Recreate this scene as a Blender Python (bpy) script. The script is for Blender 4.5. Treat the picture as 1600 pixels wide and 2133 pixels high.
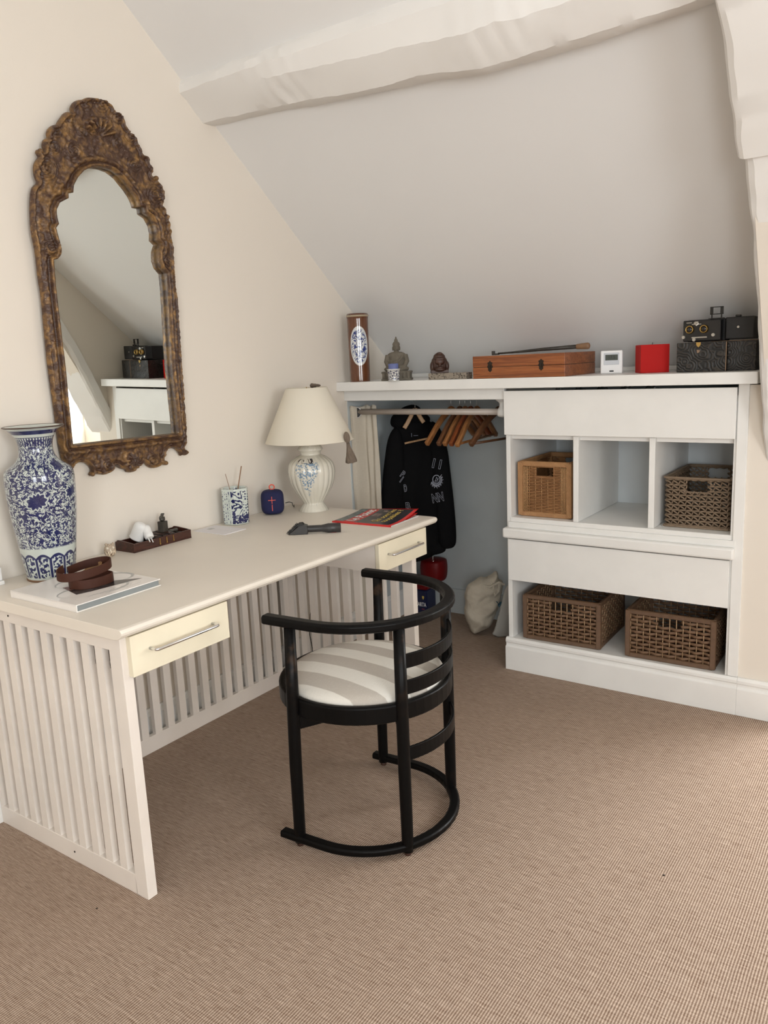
import bpy, bmesh, math, random
import numpy as np
from math import sin, cos, pi, radians as R, sqrt, atan2
from mathutils import Vector as V, Matrix as M, Euler
from mathutils.geometry import delaunay_2d_cdt
random.seed(7); np.random.seed(7)
for o in list(bpy.data.objects): bpy.data.objects.remove(o)
S = bpy.context.scene; COL = S.collection

# ------------------------------------------------ camera
F, YAW, PIT, ROL = 1646.315, -0.6160, -0.1906, -0.0453
CAM = V((2.2824, -1.0893, 1.3406))
f_ = V((sin(YAW)*cos(PIT), cos(YAW)*cos(PIT), sin(PIT))); r_ = V((cos(YAW), -sin(YAW), 0)); u_ = r_.cross(f_)
rr = cos(ROL)*r_ + sin(ROL)*u_; uu = -sin(ROL)*r_ + cos(ROL)*u_
cam = bpy.data.cameras.new('camera'); co = bpy.data.objects.new('camera', cam); COL.objects.link(co)
mw = M.Identity(4)
for i in range(3): mw[i][0], mw[i][1], mw[i][2], mw[i][3] = rr[i], uu[i], -f_[i], CAM[i]
co.matrix_world = mw
cam.sensor_fit = 'VERTICAL'; cam.sensor_height = 24; cam.lens = 24*F/2133; cam.clip_start = .02
S.camera = co
# ------------------------------------------------ light and exposure
S.view_settings.view_transform = 'Standard'; S.view_settings.look = 'None'
S.view_settings.exposure = 0.16; S.view_settings.gamma = 1; S.view_settings.use_curve_mapping = False
W = bpy.data.worlds.new('sky'); S.world = W; W.use_nodes = True
bg = W.node_tree.nodes['Background']; bg.inputs[0].default_value = (.75, .86, 1, 1); bg.inputs[1].default_value = 1.0
def area(name, loc, look, sx, sy, power, col):
    l = bpy.data.lights.new(name, 'AREA'); l.shape = 'RECTANGLE'; l.size = sx; l.size_y = sy; l.energy = power; l.color = col
    o = bpy.data.objects.new(name, l); COL.objects.link(o); o.location = loc
    o.rotation_euler = (V(look)-V(loc)).to_track_quat('-Z', 'Z').to_euler(); return o
area('daylight_dormer', (2.66, 2.86, 1.42), (2.66, 0, 1.42), 0.95, 0.95, 84, (.955, .985, 1))
area('daylight_back', (3.65, -3.52, 1.5), (3.4, 0, 1.5), 1.0, 1.4, 66, (.93, .975, 1))
area('daylight_side', (4.52, -1.2, 1.5), (0, -1.2, 1.5), 1.3, 1.3, 66, (.95, .98, 1))

# ------------------------------------------------ node helpers
class N:
    def __init__(s, name):
        s.m = bpy.data.materials.new(name); s.m.use_nodes = True; s.t = s.m.node_tree; s.b = s.t.nodes['Principled BSDF']
    def add(s, ty, **k):
        n = s.t.nodes.new(ty)
        for a, v in k.items(): setattr(n, a, v)
        return n
    def put(s, sock, v):
        if isinstance(v, bpy.types.NodeSocket): s.t.links.new(v, sock)
        elif v is not None:
            if sock.type == 'RGBA' and len(v) == 3: v = (*v, 1)
            sock.default_value = v
    def M(s, op, a, b=None, c=None, clamp=False):
        n = s.add('ShaderNodeMath', operation=op, use_clamp=clamp)
        for i, v in enumerate((a, b, c)):
            if v is not None: s.put(n.inputs[i], v)
        return n.outputs[0]
    def mix(s, f, a, b):
        n = s.add('ShaderNodeMix', data_type='RGBA'); s.put(n.inputs[0], f); s.put(n.inputs[6], a); s.put(n.inputs[7], b); return n.outputs[2]
    def coord(s, k='Object'): return s.add('ShaderNodeTexCoord').outputs[k]
    def sep(s, v):
        n = s.add('ShaderNodeSeparateXYZ'); s.put(n.inputs[0], v); return n.outputs
    def comb(s, x, y, z=0.0):
        n = s.add('ShaderNodeCombineXYZ'); s.put(n.inputs[0], x); s.put(n.inputs[1], y); s.put(n.inputs[2], z); return n.outputs[0]
    def map(s, v, scale=(1, 1, 1), rot=(0, 0, 0), loc=(0, 0, 0)):
        n = s.add('ShaderNodeMapping'); s.put(n.inputs[0], v); n.inputs[1].default_value = loc; n.inputs[2].default_value = rot; n.inputs[3].default_value = scale; return n.outputs[0]
    def noise(s, v, sc, det=2, dist=0, rough=.5):
        n = s.add('ShaderNodeTexNoise'); s.put(n.inputs['Vector'], v); n.inputs['Scale'].default_value = sc; n.inputs['Detail'].default_value = det
        n.inputs['Distortion'].default_value = dist; n.inputs['Roughness'].default_value = rough; return n.outputs[0]
    def vor(s, v, sc, feat='F1', out=0, rnd=1):
        n = s.add('ShaderNodeTexVoronoi', feature=feat); s.put(n.inputs['Vector'], v); n.inputs['Scale'].default_value = sc; n.inputs['Randomness'].default_value = rnd; return n.outputs[out]
    def wave(s, v, sc, dist=0, det=1, dirn='X', dsc=1):
        n = s.add('ShaderNodeTexWave', bands_direction=dirn); s.put(n.inputs['Vector'], v); n.inputs['Scale'].default_value = sc
        n.inputs['Distortion'].default_value = dist; n.inputs['Detail'].default_value = det; n.inputs['Detail Scale'].default_value = dsc; return n.outputs['Fac']
    def step(s, v, lo, hi):
        n = s.add('ShaderNodeMapRange', interpolation_type='SMOOTHSTEP'); s.put(n.inputs[0], v); n.inputs[1].default_value = lo; n.inputs[2].default_value = hi; return n.outputs[0]
    def bump(s, h, st=.3, d=.002):
        n = s.add('ShaderNodeBump'); n.inputs['Strength'].default_value = st; n.inputs['Distance'].default_value = d; s.put(n.inputs['Height'], h); s.t.links.new(n.outputs[0], s.b.inputs['Normal'])
    def out(s, col=None, rough=None, metal=None, spec=None, **k):
        if col is not None: s.put(s.b.inputs['Base Color'], col)
        if rough is not None: s.put(s.b.inputs['Roughness'], rough)
        if metal is not None: s.put(s.b.inputs['Metallic'], metal)
        if spec is not None: s.put(s.b.inputs['Specular IOR Level'], spec)
        for a, v in k.items(): s.put(s.b.inputs[a.replace('_', ' ')], v)
        return s.m
def h2l(r, g, b):
    f = lambda c: (c/255/12.92) if c/255 <= .04045 else ((c/255+.055)/1.055)**2.4
    return (f(r), f(g), f(b))
def plain(name, col, rough=.5, metal=0, var=.06, sc=8, bump=0, bsc=60, spec=None):
    n = N(name); c = n.coord(); x = n.noise(c, sc, 3)
    d = tuple(v*(1-var) for v in col); l = tuple(min(1, v*(1+var)) for v in col)
    if bump: n.bump(n.noise(c, bsc, 4), bump, .002)
    return n.out(n.mix(n.step(x, .3, .7), d, l), rough, metal, spec)
def wood(name, c1, c2, rough=.4, scale=(2, 30, 30), bump=.1):
    n = N(name); c = n.map(n.coord(), scale); x = n.noise(c, 3, 5, 1.2); y = n.noise(c, 14, 3, .3)
    f = n.M('ADD', n.M('MULTIPLY', x, .7), n.M('MULTIPLY', y, .3)); n.bump(f, bump, .001)
    return n.out(n.mix(n.step(f, .35, .65), c1, c2), rough)

mt = {}
def plaster(name, col, bs=.15, sc=14):
    n = N(name); c = n.coord(); a = n.noise(c, sc, 4); b = n.noise(c, 2.2, 3)
    n.bump(n.M('ADD', n.M('MULTIPLY', a, .35), n.M('MULTIPLY', b, 1.2)), bs, .006)
    return n.out(n.mix(n.noise(c, 1.3, 2), tuple(v*.97 for v in col), tuple(min(1, v*1.03) for v in col)), .75, spec=.25)
mt['wall'] = plaster('wall_plaster', (.80, .735, .65))
mt['ceil'] = plaster('ceiling_plaster', (.82, .812, .80))
mt['beam'] = plaster('beam_plaster', (.84, .82, .79), .55, 9)
mt['white'] = plain('white_paint', (.84, .83, .80), .42, var=.02, bump=.05)
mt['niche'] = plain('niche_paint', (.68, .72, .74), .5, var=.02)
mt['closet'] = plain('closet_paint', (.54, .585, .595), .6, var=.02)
mt['desk'] = plain('desk_paint', (.80, .735, .645), .42, var=.03, sc=3, bump=.04)
mt['deskp'] = plain('desk_panel_paint', (.80, .735, .67), .45, var=.04, sc=5, bump=.06)
mt['drawer'] = plain('drawer_cream', (.83, .76, .59), .45, var=.04, sc=6)
mt['chrome'] = plain('chrome', (.75, .75, .76), .18, 1)
mt['steel'] = plain('steel_wire', (.55, .55, .55), .3, 1)
mt['shade'] = None
def carpet():
    n = N('woven_carpet'); c = n.coord(); x, y, z = n.sep(c)
    big = n.noise(n.map(c, (1, 1, 1)), 2.2, 3)
    wob = n.M('MULTIPLY', n.noise(c, 6, 2), .004)
    s = n.M('SINE', n.M('MULTIPLY', n.M('ADD', x, wob), 2*pi/.0062))
    s = n.M('ADD', n.M('MULTIPLY', s, .5), .5)
    k = n.M('SINE', n.M('MULTIPLY', y, 2*pi/.0105)); k = n.M('ADD', n.M('MULTIPLY', k, .10), .9)
    yarn = n.noise(n.map(c, (30, 420, 1)), 1, 3, 0, .7)
    yarn2 = n.noise(n.map(c, (5, 160, 1)), 1, 2)
    f = n.M('MULTIPLY', n.step(s, .15, .85), k)
    f = n.M('ADD', n.M('MULTIPLY', f, .62), n.M('MULTIPLY', n.step(yarn, .3, .7), .38))
    f = n.M('ADD', f, n.M('MULTIPLY', n.M('SUBTRACT', yarn2, .5), .35), None, True)
    n.bump(f, .5, .0015)
    lo = n.mix(big, (.13, .070, .040), (.16, .092, .058)); hi = (.58, .46, .365)
    return n.out(n.mix(f, lo, hi), .85, spec=.15)
mt['carpet'] = carpet()

# ------------------------------------------------ mesh helpers
class MB:
    def __init__(s): s.v = []; s.f = []; s.uv = None
    def add(s, vs, fs):
        b = len(s.v); s.v += [tuple(p) for p in vs]; s.f += [tuple(b+i for i in q) for q in fs]; return s
    def box(s, x0, x1, y0, y1, z0, z1, T=None):
        vs = [(x, y, z) for x in (x0, x1) for y in (y0, y1) for z in (z0, z1)]
        if T is not None: vs = [T @ V(p) for p in vs]
        return s.add(vs, [(0, 1, 3, 2), (4, 6, 7, 5), (0, 4, 5, 1), (2, 3, 7, 6), (0, 2, 6, 4), (1, 5, 7, 3)])
    def prism(s, poly, ax, a, b):
        def P(u, w, d): return {'x': (d, u, w), 'y': (u, d, w), 'z': (u, w, d)}[ax]
        n = len(poly); vs = [P(u, w, a) for u, w in poly]+[P(u, w, b) for u, w in poly]
        return s.add(vs, [tuple(range(n))[::-1], tuple(range(n, 2*n))]+[(i, (i+1) % n, n+(i+1) % n, n+i) for i in range(n)])
    def sweep(s, path, w, h, closed=False, up=V((0, 0, 1)), sec=None, cap=True):
        """rectangular or custom section along a path; w across, h along up"""
        path = [V(p) for p in path]; n = len(path)
        if sec is None:
            k = min(w, h)*.22
            sec = [(-w/2+k, -h/2), (w/2-k, -h/2), (w/2, -h/2+k), (w/2, h/2-k), (w/2-k, h/2), (-w/2+k, h/2), (-w/2, h/2-k), (-w/2, -h/2+k)]
        m = len(sec(0)) if callable(sec) else len(sec); vs = []
        for i, p in enumerate(path):
            a = path[(i-1) % n] if (closed or i > 0) else p; b = path[(i+1) % n] if (closed or i < n-1) else p
            t = (b-a).normalized(); sd = t.cross(up)
            sd = sd.normalized() if sd.length > 1e-6 else V((1, 0, 0)); q = sd.cross(t).normalized()
            sc = sec if not callable(sec) else sec(i/(n-1))
            vs += [p+sd*x+q*y for x, y in sc]
        fs = []
        for i in range(n if closed else n-1):
            j = (i+1) % n
            for k in range(m): fs.append((i*m+k, i*m+(k+1) % m, j*m+(k+1) % m, j*m+k))
        if not closed and cap: fs += [tuple(range(m))[::-1], tuple((n-1)*m+k for k in range(m))]
        return s.add(vs, fs)
    def tube(s, path, r, seg=8, closed=False, cap=True):
        path = [V(p) for p in path]; n = len(path); vs = []; prev = None
        for i, p in enumerate(path):
            a = path[(i-1) % n] if (closed or i > 0) else p; b = path[(i+1) % n] if (closed or i < n-1) else p
            t = (b-a).normalized()
            if prev is None: prev = t.orthogonal()
            q = (prev-t*prev.dot(t)); q = q.normalized() if q.length > 1e-6 else t.orthogonal().normalized(); prev = q
            w = t.cross(q); rad = r[i] if isinstance(r, (list, tuple)) else r
            vs += [p+(q*cos(2*pi*k/seg)+w*sin(2*pi*k/seg))*rad for k in range(seg)]
        fs = []
        for i in range(n if closed else n-1):
            j = (i+1) % n
            for k in range(seg): fs.append((i*seg+k, i*seg+(k+1) % seg, j*seg+(k+1) % seg, j*seg+k))
        if not closed and cap: fs += [tuple(range(seg))[::-1], tuple((n-1)*seg+k for k in range(seg))]
        return s.add(vs, fs)
    def lathe(s, prof, seg=48, c=(0, 0, 0), rf=None, T=None):
        n = len(prof); vs = []
        for k in range(seg):
            a = 2*pi*k/seg
            for i, (r, z) in enumerate(prof):
                q = r*(rf(a, z) if rf else 1); p = V((c[0]+q*cos(a), c[1]+q*sin(a), c[2]+z))
                vs.append(T @ p if T is not None else p)
        fs = [(k*n+i, ((k+1) % seg)*n+i, ((k+1) % seg)*n+i+1, k*n+i+1) for k in range(seg) for i in range(n-1)]
        return s.add(vs, fs)
    def ell(s, c, r, seg=20, T=None, fn=None):
        prof = [(sin(pi*i/12), -cos(pi*i/12)) for i in range(13)]; n = 13; vs = []
        for k in range(seg):
            a = 2*pi*k/seg
            for q, z in prof:
                p = V((max(q, .001)*cos(a), max(q, .001)*sin(a), z))
                if fn: p = p*fn(p)
                p = V((c[0]+p.x*r[0], c[1]+p.y*r[1], c[2]+p.z*r[2])); vs.append(T @ p if T is not None else p)
        return s.add(vs, [(k*n+i, ((k+1) % seg)*n+i, ((k+1) % seg)*n+i+1, k*n+i+1) for k in range(seg) for i in range(n-1)])
    def build(s, name, mat, parent=None, smooth=False, bevel=0, seg=2, remesh=0, sub=0, loc=None, rot=None, disp=None, solid=0):
        me = bpy.data.meshes.new(name); me.from_pydata(s.v, [], s.f); me.update()
        bm = bmesh.new(); bm.from_mesh(me); bmesh.ops.remove_doubles(bm, verts=bm.verts, dist=1e-6); bmesh.ops.recalc_face_normals(bm, faces=bm.faces); bm.to_mesh(me); bm.free()
        o = bpy.data.objects.new(name, me); COL.objects.link(o)
        if mat is not None: me.materials.append(mat)
        if smooth: me.polygons.foreach_set('use_smooth', [True]*len(me.polygons))
        if solid: q = o.modifiers.new('s', 'SOLIDIFY'); q.thickness = solid; q.offset = 0
        if bevel: q = o.modifiers.new('b', 'BEVEL'); q.width = bevel; q.segments = seg; q.limit_method = 'ANGLE'; q.angle_limit = R(40); q.harden_normals = False
        if remesh: q = o.modifiers.new('r', 'REMESH'); q.mode = 'VOXEL'; q.voxel_size = remesh; q.use_smooth_shade = True
        if sub: q = o.modifiers.new('u', 'SUBSURF'); q.levels = sub; q.render_levels = sub
        if disp:
            tx = bpy.data.textures.new(name, 'CLOUDS'); tx.noise_scale = disp[1]; tx.noise_depth = 3
            q = o.modifiers.new('d', 'DISPLACE'); q.texture = tx; q.strength = disp[0]; q.mid_level = .5
        if parent: o.parent = parent
        if loc is not None: o.location = loc
        if rot is not None: o.rotation_euler = rot
        return o
def tag(o, label=None, cat=None, group=None, kind=None):
    if label: o['label'] = label
    if cat: o['category'] = cat
    if group: o['group'] = group
    if kind: o['kind'] = kind
    return o
def thing(name, label, cat, loc=(0, 0, 0), rot=(0, 0, 0), group=None):
    o = bpy.data.objects.new(name, None); o.empty_display_size = .05; COL.objects.link(o); o.location = loc; o.rotation_euler = rot
    return tag(o, label, cat, group)
def struct(o, label=None, cat=None): o['kind'] = 'structure'; tag(o, label, cat); return o
def setuv(o, fn):
    me = o.data; uv = me.uv_layers.new(name='UVMap')
    for p in me.polygons:
        c = p.center
        for li in p.loop_indices: uv.data[li].uv = fn(me.vertices[me.loops[li].vertex_index].co, c)
def lathe_uv(o, R0=1.0):
    def f(p, c):
        a = atan2(p.y, p.x); b = atan2(c.y, c.x)
        if a-b > pi: a -= 2*pi
        if b-a > pi: a += 2*pi
        return (a/(2*pi)+.5, p.z)
    setuv(o, f)
def copy_tree(root, loc=None, rot=None, label=None, group=None):
    c = root.copy(); COL.objects.link(c)
    if loc is not None: c.location = loc
    if rot is not None: c.rotation_euler = rot
    if label: c['label'] = label
    if group: c['group'] = group
    def rec(a, b):
        for ch in list(a.children):
            d = ch.copy(); COL.objects.link(d); d.parent = b; rec(ch, d)
    rec(root, c); return c
def text(body, size, mat, parent, T, name='lettering', ext=.0004, align='CENTER', sx=1, bold=0, space=1, shear=0):
    cu = bpy.data.curves.new('t', 'FONT'); cu.body = body; cu.size = size; cu.extrude = ext; cu.align_x = align; cu.align_y = 'CENTER'; cu.offset = bold; cu.space_line = space; cu.shear = shear
    o = bpy.data.objects.new('t', cu); COL.objects.link(o); dg = bpy.context.evaluated_depsgraph_get()
    me = bpy.data.meshes.new_from_object(o.evaluated_get(dg)); bpy.data.objects.remove(o)
    me.transform(T @ M.Diagonal((sx, 1, 1, 1))); me.materials.clear(); me.materials.append(mat)
    r = bpy.data.objects.new(name, me); COL.objects.link(r); r.parent = parent; return r
def frame(o, x, y):
    """matrix with given origin, local x and y axes"""
    x = V(x).normalized(); y = V(y); y = (y-x*y.dot(x)).normalized(); z = x.cross(y)
    m = M.Identity(4)
    for i in range(3): m[i][0], m[i][1], m[i][2], m[i][3] = x[i], y[i], z[i], o[i]
    return m
def inpoly(P, poly):
    x, y = P[:, 0], P[:, 1]; r = np.zeros(len(P), bool); n = len(poly)
    for i in range(n):
        (x1, y1), (x2, y2) = poly[i], poly[(i+1) % n]
        if y1 == y2: continue
        r ^= ((y1 > y) != (y2 > y)) & (x < (x2-x1)*(y-y1)/(y2-y1)+x1)
    return r
def dist(P, poly):
    d = np.full(len(P), 1e9); n = len(poly)
    for i in range(n):
        a = np.array(poly[i]); b = np.array(poly[(i+1) % n]); ab = b-a; L = (ab**2).sum()+1e-12
        t = np.clip(((P-a)@ab)/L, 0, 1); d = np.minimum(d, np.hypot(*(P-(a+t[:, None]*ab)).T))
    return d
def resample(poly, st):
    out = []
    for i in range(len(poly)):
        a = np.array(poly[i]); b = np.array(poly[(i+1) % len(poly)]); k = max(1, int(np.hypot(*(b-a))/st))
        out += [tuple(a+(b-a)*j/k) for j in range(k)]
    return out
def smooth_poly(p, it=1):
    for _ in range(it):
        q = []
        for i in range(len(p)):
            a = np.array(p[i]); b = np.array(p[(i+1) % len(p)]); q += [tuple(a*.75+b*.25), tuple(a*.25+b*.75)]
        p = q
    return p
def relief(outer, holes, step, hf, back=None):
    """triangulated panel in the (u,w) plane; hf(P, d_outer, d_hole)->height; back(P,do,dh)->back height. returns verts (h,u,w), faces"""
    outer = resample(outer, step*1.2); holes = [resample(h, step*1.2) for h in holes]
    xs = [p[0] for p in outer]; ys = [p[1] for p in outer]
    g = np.array([(x+(j % 2)*step*.5, y) for j, y in enumerate(np.arange(min(ys), max(ys), step*.87)) for x in np.arange(min(xs), max(xs), step)])
    k = inpoly(g, outer) & (dist(g, outer) > step*.6)
    for h in holes: k &= ~inpoly(g, h) & (dist(g, h) > step*.6)
    g = g[k]
    pts = [V(p) for p in outer]; loops = [list(range(len(outer)))]
    for h in holes: loops.append(list(range(len(pts), len(pts)+len(h)))); pts += [V(p) for p in h]
    edges = [(L[i], L[(i+1) % len(L)]) for L in loops for i in range(len(L))]
    pts += [V((float(a), float(b))) for a, b in g]
    vo, eo, fo, *_ = delaunay_2d_cdt(pts, edges, [], 0, 1e-7)
    P = np.array([(p.x, p.y) for p in vo])
    cen = np.array([P[list(f)].mean(0) for f in fo]); k = inpoly(cen, outer)
    for h in holes: k &= ~inpoly(cen, h)
    fo = [tuple(f) for f, q in zip(fo, k) if q]
    do = dist(P, outer); dh = np.minimum.reduce([dist(P, h) for h in holes]) if holes else np.full(len(P), 9.)
    H = hf(P, do, dh); B = back(P, do, dh) if back else np.zeros(len(P))
    n = len(P); vs = [(H[i], P[i, 0], P[i, 1]) for i in range(n)]+[(B[i], P[i, 0], P[i, 1]) for i in range(n)]
    fs = list(fo)+[tuple(n+i for i in f[::-1]) for f in fo]
    cnt = {}
    for f in fo:
        for i in range(3): e = (f[i], f[(i+1) % 3]); cnt[e] = 1
    for a, b in cnt:
        if (b, a) not in cnt: fs.append((b, a, n+a, n+b))
    return vs, fs
def vnoise(P, sc, seed=0):
    rs = np.random.RandomState(seed); h = np.zeros(len(P))
    for i in range(14):
        a = rs.uniform(0, 2*pi); k = sc*rs.uniform(.6, 1.6); h += np.sin((P[:, 0]*cos(a)+P[:, 1]*sin(a))*k+rs.uniform(0, 6.28))
    return h/5
def ceilz(y): return 3.1865-.8325*y

# ================================================ the room
def sbox(name, mat, *b, **k): return struct(MB().box(*b).build(name, mt[mat], **k))
fl = struct(MB().box(-.1, 4.5, -3.5, 2.8, -.05, 0).build('floor', mt['carpet']))
struct(MB().prism([(-3.5, 0), (2.5, 0), (2.5, 1.2), (2.417, ceilz(2.417)+.05), (.3, ceilz(.3)+.05), (.3, 3.05), (-3.5, 3.05)], 'x', -.12, 0).build('wall_left', mt['wall']))
struct(MB().box(0, 1.84, 2.417, 2.5, 0, 1.25).build('wall_back', mt['closet']))
struct(MB().prism([(1.875, 0), (2.417, 0), (2.417, 1.165), (2.36, 1.204), (1.875, 1.204)], 'x', 0, .003).build('wall_closet', mt['closet']))
cl = MB()
def slab(b, x0, x1, y0, y1, t=.08): b.prism([(y0, ceilz(y0)), (y1, ceilz(y1)), (y1, ceilz(y1)+t), (y0, ceilz(y0)+t)], 'x', x0, x1)
slab(cl, 0, 1.86, 2.5, .3); slab(cl, 1.86, 3.3, 1.35, .3); slab(cl, 3.3, 4.5, 1.9, .3)
cl.box(0, 4.5, -3.5, .3, ceilz(.3), ceilz(.3)+.08); cl.box(1.86, 3.3, 1.33, 2.82, ceilz(1.35), ceilz(1.35)+.08)
struct(cl.build('ceiling', mt['ceil']))
# cheek of the dormer beside the cabinet, below the raking strut
cheek = [(1.901, 0), (2.8, 0), (2.8, 2.08), (1.36, 2.08), (.6, ceilz(.6)), (.6, 2.56), (1.0, 2.145), (1.36, 1.842), (1.88, .96), (1.901, .92)]
struct(MB().prism(cheek, 'x', 1.815, 1.92).build('wall_cheek', mt['wall']))
struct(MB().box(1.747, 1.92, 1.862, 1.9, 0, 1.2).build('wall_knee', mt['wall']))
struct(MB().prism([(1.9, 0), (2.8, 0), (2.8, 2.08), (1.36, 2.08), (1.9, ceilz(1.9))], 'x', 3.3, 3.38).build('wall_dormer', mt['wall']))
struct(MB().box(3.38, 4.5, 1.9, 1.98, 0, ceilz(1.9)).build('wall_side_knee', mt['wall']))
b = MB(); b.box(1.92, 3.3, 2.7, 2.8, 0, .82).box(1.92, 3.3, 2.7, 2.8, 2.02, 2.08).box(1.92, 2.04, 2.7, 2.8, .82, 2.02).box(3.28, 3.3, 2.7, 2.8, .82, 2.02)
struct(b.build('wall_dormer_end', mt['wall']))
b = MB(); b.box(-.12, 3.0, -3.5, -3.4, 0, 3.05).box(4.3, 4.5, -3.5, -3.4, 0, 3.05).box(3.0, 4.3, -3.5, -3.4, 0, .7).box(3.0, 4.3, -3.5, -3.4, 2.3, 3.05)
struct(b.build('wall_rear', mt['wall']))
b = MB(); b.box(4.4, 4.5, -3.5, -1.9, 0, 3.05).box(4.4, 4.5, -.5, 1.98, 0, 3.05).box(4.4, 4.5, -1.9, -.5, 0, .8).box(4.4, 4.5, -1.9, -.5, 2.2, 3.05)
struct(b.build('wall_right', mt['wall']))
def glassmat():
    n = N('window_glass'); t = n.add('ShaderNodeBsdfTransparent'); g = n.add('ShaderNodeBsdfGlossy'); g.inputs['Roughness'].default_value = .02
    mx = n.add('ShaderNodeMixShader'); mx.inputs[0].default_value = .06; n.t.links.new(t.outputs[0], mx.inputs[1]); n.t.links.new(g.outputs[0], mx.inputs[2])
    n.t.links.new(mx.outputs[0], n.t.nodes['Material Output'].inputs[0]); return n.m
mt['glass'] = glassmat()
def window(i, ax, d, a0, a1, z0, z1):
    b = MB(); w = .05
    def bx(m, u0, u1, v0, v1, t=.05):
        if ax == 'y': m.box(u0, u1, d-t/2, d+t/2, v0, v1)
        else: m.box(d-t/2, d+t/2, u0, u1, v0, v1)
    bx(b, a0, a0+w, z0, z1); bx(b, a1-w, a1, z0, z1); bx(b, a0, a1, z0, z0+w); bx(b, a0, a1, z1-w, z1); m = (a0+a1)/2; bx(b, m-.03, m+.03, z0, z1)
    o = struct(b.build('window_%d' % i, mt['white'])); g = MB(); bx(g, a0+w, a1-w, z0+w, z1-w, .006); g.build('pane', mt['glass'], o)
window(1, 'y', 2.75, 2.04, 3.28, .82, 2.02); window(2, 'y', -3.45, 3.0, 4.3, .7, 2.3); window(3, 'x', 4.45, -1.9, -.5, .8, 2.2)
# baseboards
b = MB(); b.prism([(0, 0), (.016, 0), (.016, .11), (.008, .125), (.008, .135), (0, .135)], 'y', -3.4, 2.417)
struct(b.build('baseboard_left', mt['white']))
struct(MB().box(0, .84, 2.402, 2.417, 0, .132).build('baseboard_closet', mt['closet']))
def plinth(m, x0, x1): m.prism([(1.862, 0), (1.84, 0), (1.84, .103), (1.848, .108), (1.848, .118), (1.843, .124), (1.843, .134), (1.85, .143), (1.862, .143)], 'x', x0, x1)
b = MB(); plinth(b, 1.747, 1.93); b.box(1.92, 1.94, 1.84, 2.7, 0, .14)
struct(b.build('baseboard_right', mt['white'], bevel=.002))
# purlin: painted rough beam under the slope
def rough_beam(stations, name, n_around=None):
    m = MB(); ns = len(stations[0]); vs = [p for st in stations for p in st]
    fs = [(i*ns+k, i*ns+(k+1) % ns, (i+1)*ns+(k+1) % ns, (i+1)*ns+k) for i in range(len(stations)-1) for k in range(ns)]
    fs += [tuple(range(ns)), tuple((len(stations)-1)*ns+k for k in range(ns))[::-1]]
    m.add(vs, fs); o = m.build(name, mt['beam'], smooth=True); o.data.set_sharp_from_angle(angle=R(22)); return struct(o)
st = []
rs = np.random.RandomState(3)
def wv(x, s): return .5*sin(x*3.1+s)+.3*sin(x*7.3+s*2.1)+.2*sin(x*17+s*3.7)
botz = [(0, 2.216), (.26, 2.205), (.43, 2.195), (.75, 2.171), (.9, 2.167), (1.0, 2.160), (1.13, 2.142), (1.42, 2.148), (1.67, 2.160), (1.9, 2.17)]
NX = 150
for i in range(NX+1):
    x = 1.9*i/NX; bz = np.interp(x, [a for a, _ in botz], [a for _, a in botz]); q = []
    ky = .012*math.exp(-((x-.42)/.13)**2)+.012*math.exp(-((x-1.25)/.15)**2)
    e = min(1, x/.08)
    base = [(1.045, 2.372), (1.016, 2.345), (1.004, 2.322), (1.003-.006*e, 2.296), (1.028-.008*e, bz+.064), (1.054-.006*e, bz+.041), (1.080-.002*e, bz+.018), (1.103, bz), (1.125, bz-.001), (1.150, bz), (1.172, bz+.004), (1.195, ceilz(1.195)+.03), (1.1, ceilz(1.1)+.05)]
    for k, (y, z) in enumerate(base):
        a = .0045*wv(x*2.2, k*.55)*e; b_ = .0035*wv(x*4.1, k*.9+2)*e + rs.normal(0, .0005)
        if 2 <= k <= 6: a += -ky*(.4+.7*wv(x*6, k*1.3)); b_ += ky*.5*wv(x*7, k*1.7)
        q.append((x, y+a, z+b_))
    st.append(q)
tag(rough_beam(st, 'trim_1'), None)
# raking strut and rafter, rough painted timber
def raking(name, path, x0, x1, depth, seed):
    st = []; NL = 60; L = [V((0, *p)) for p in path]; tot = [0]
    for a, b_ in zip(L, L[1:]): tot.append(tot[-1]+(b_-a).length)
    for i in range(NL+1):
        s = tot[-1]*i/NL; j = max(0, min(len(L)-2, int(np.searchsorted(tot, s)-1))); t = (s-tot[j])/(tot[j+1]-tot[j]); p = L[j].lerp(L[j+1], t); d = (L[j+1]-L[j]).normalized()
        nrm = V((0, d.z, -d.y)); nrm = nrm if nrm.y > 0 else -nrm; q = []
        w = .0035*wv(s*3, seed)+.0015*sin(s*31+seed); c = .022+.006*wv(s*4, seed+1)
        for k, (x, dd) in enumerate([(x0+w, c*.9), (x0+w+c*.35, c*.3), (x0+w+c, .0), ((x0+x1)/2, .002*wv(s*5, 3)), (x1-c, 0), (x1, c), (x1, depth), (x0+w, depth)]):
            z = p+nrm*(dd+.0015*wv(s*9, k)); q.append((x, z.y, z.z))
        st.append(q)
    return rough_beam(st, name)
raking('trim_2', [(1.868, .92), (1.851, .945), (1.70, 1.26), (1.606, 1.446), (1.491, 1.632), (1.335, 1.834)], 1.80, 2.03, .062, 1.0)
raking('trim_3', [(1.322, 1.822), (1.16, 1.975), (1.021, 2.105), (.8, 2.30), (.5, 2.57)], 1.789, 2.06, .085, 4.0)
struct(MB().box(0, 1.83, 2.295, 2.33, 1.246, 1.2635).build('trim_4', mt['white'], bevel=.002))

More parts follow.
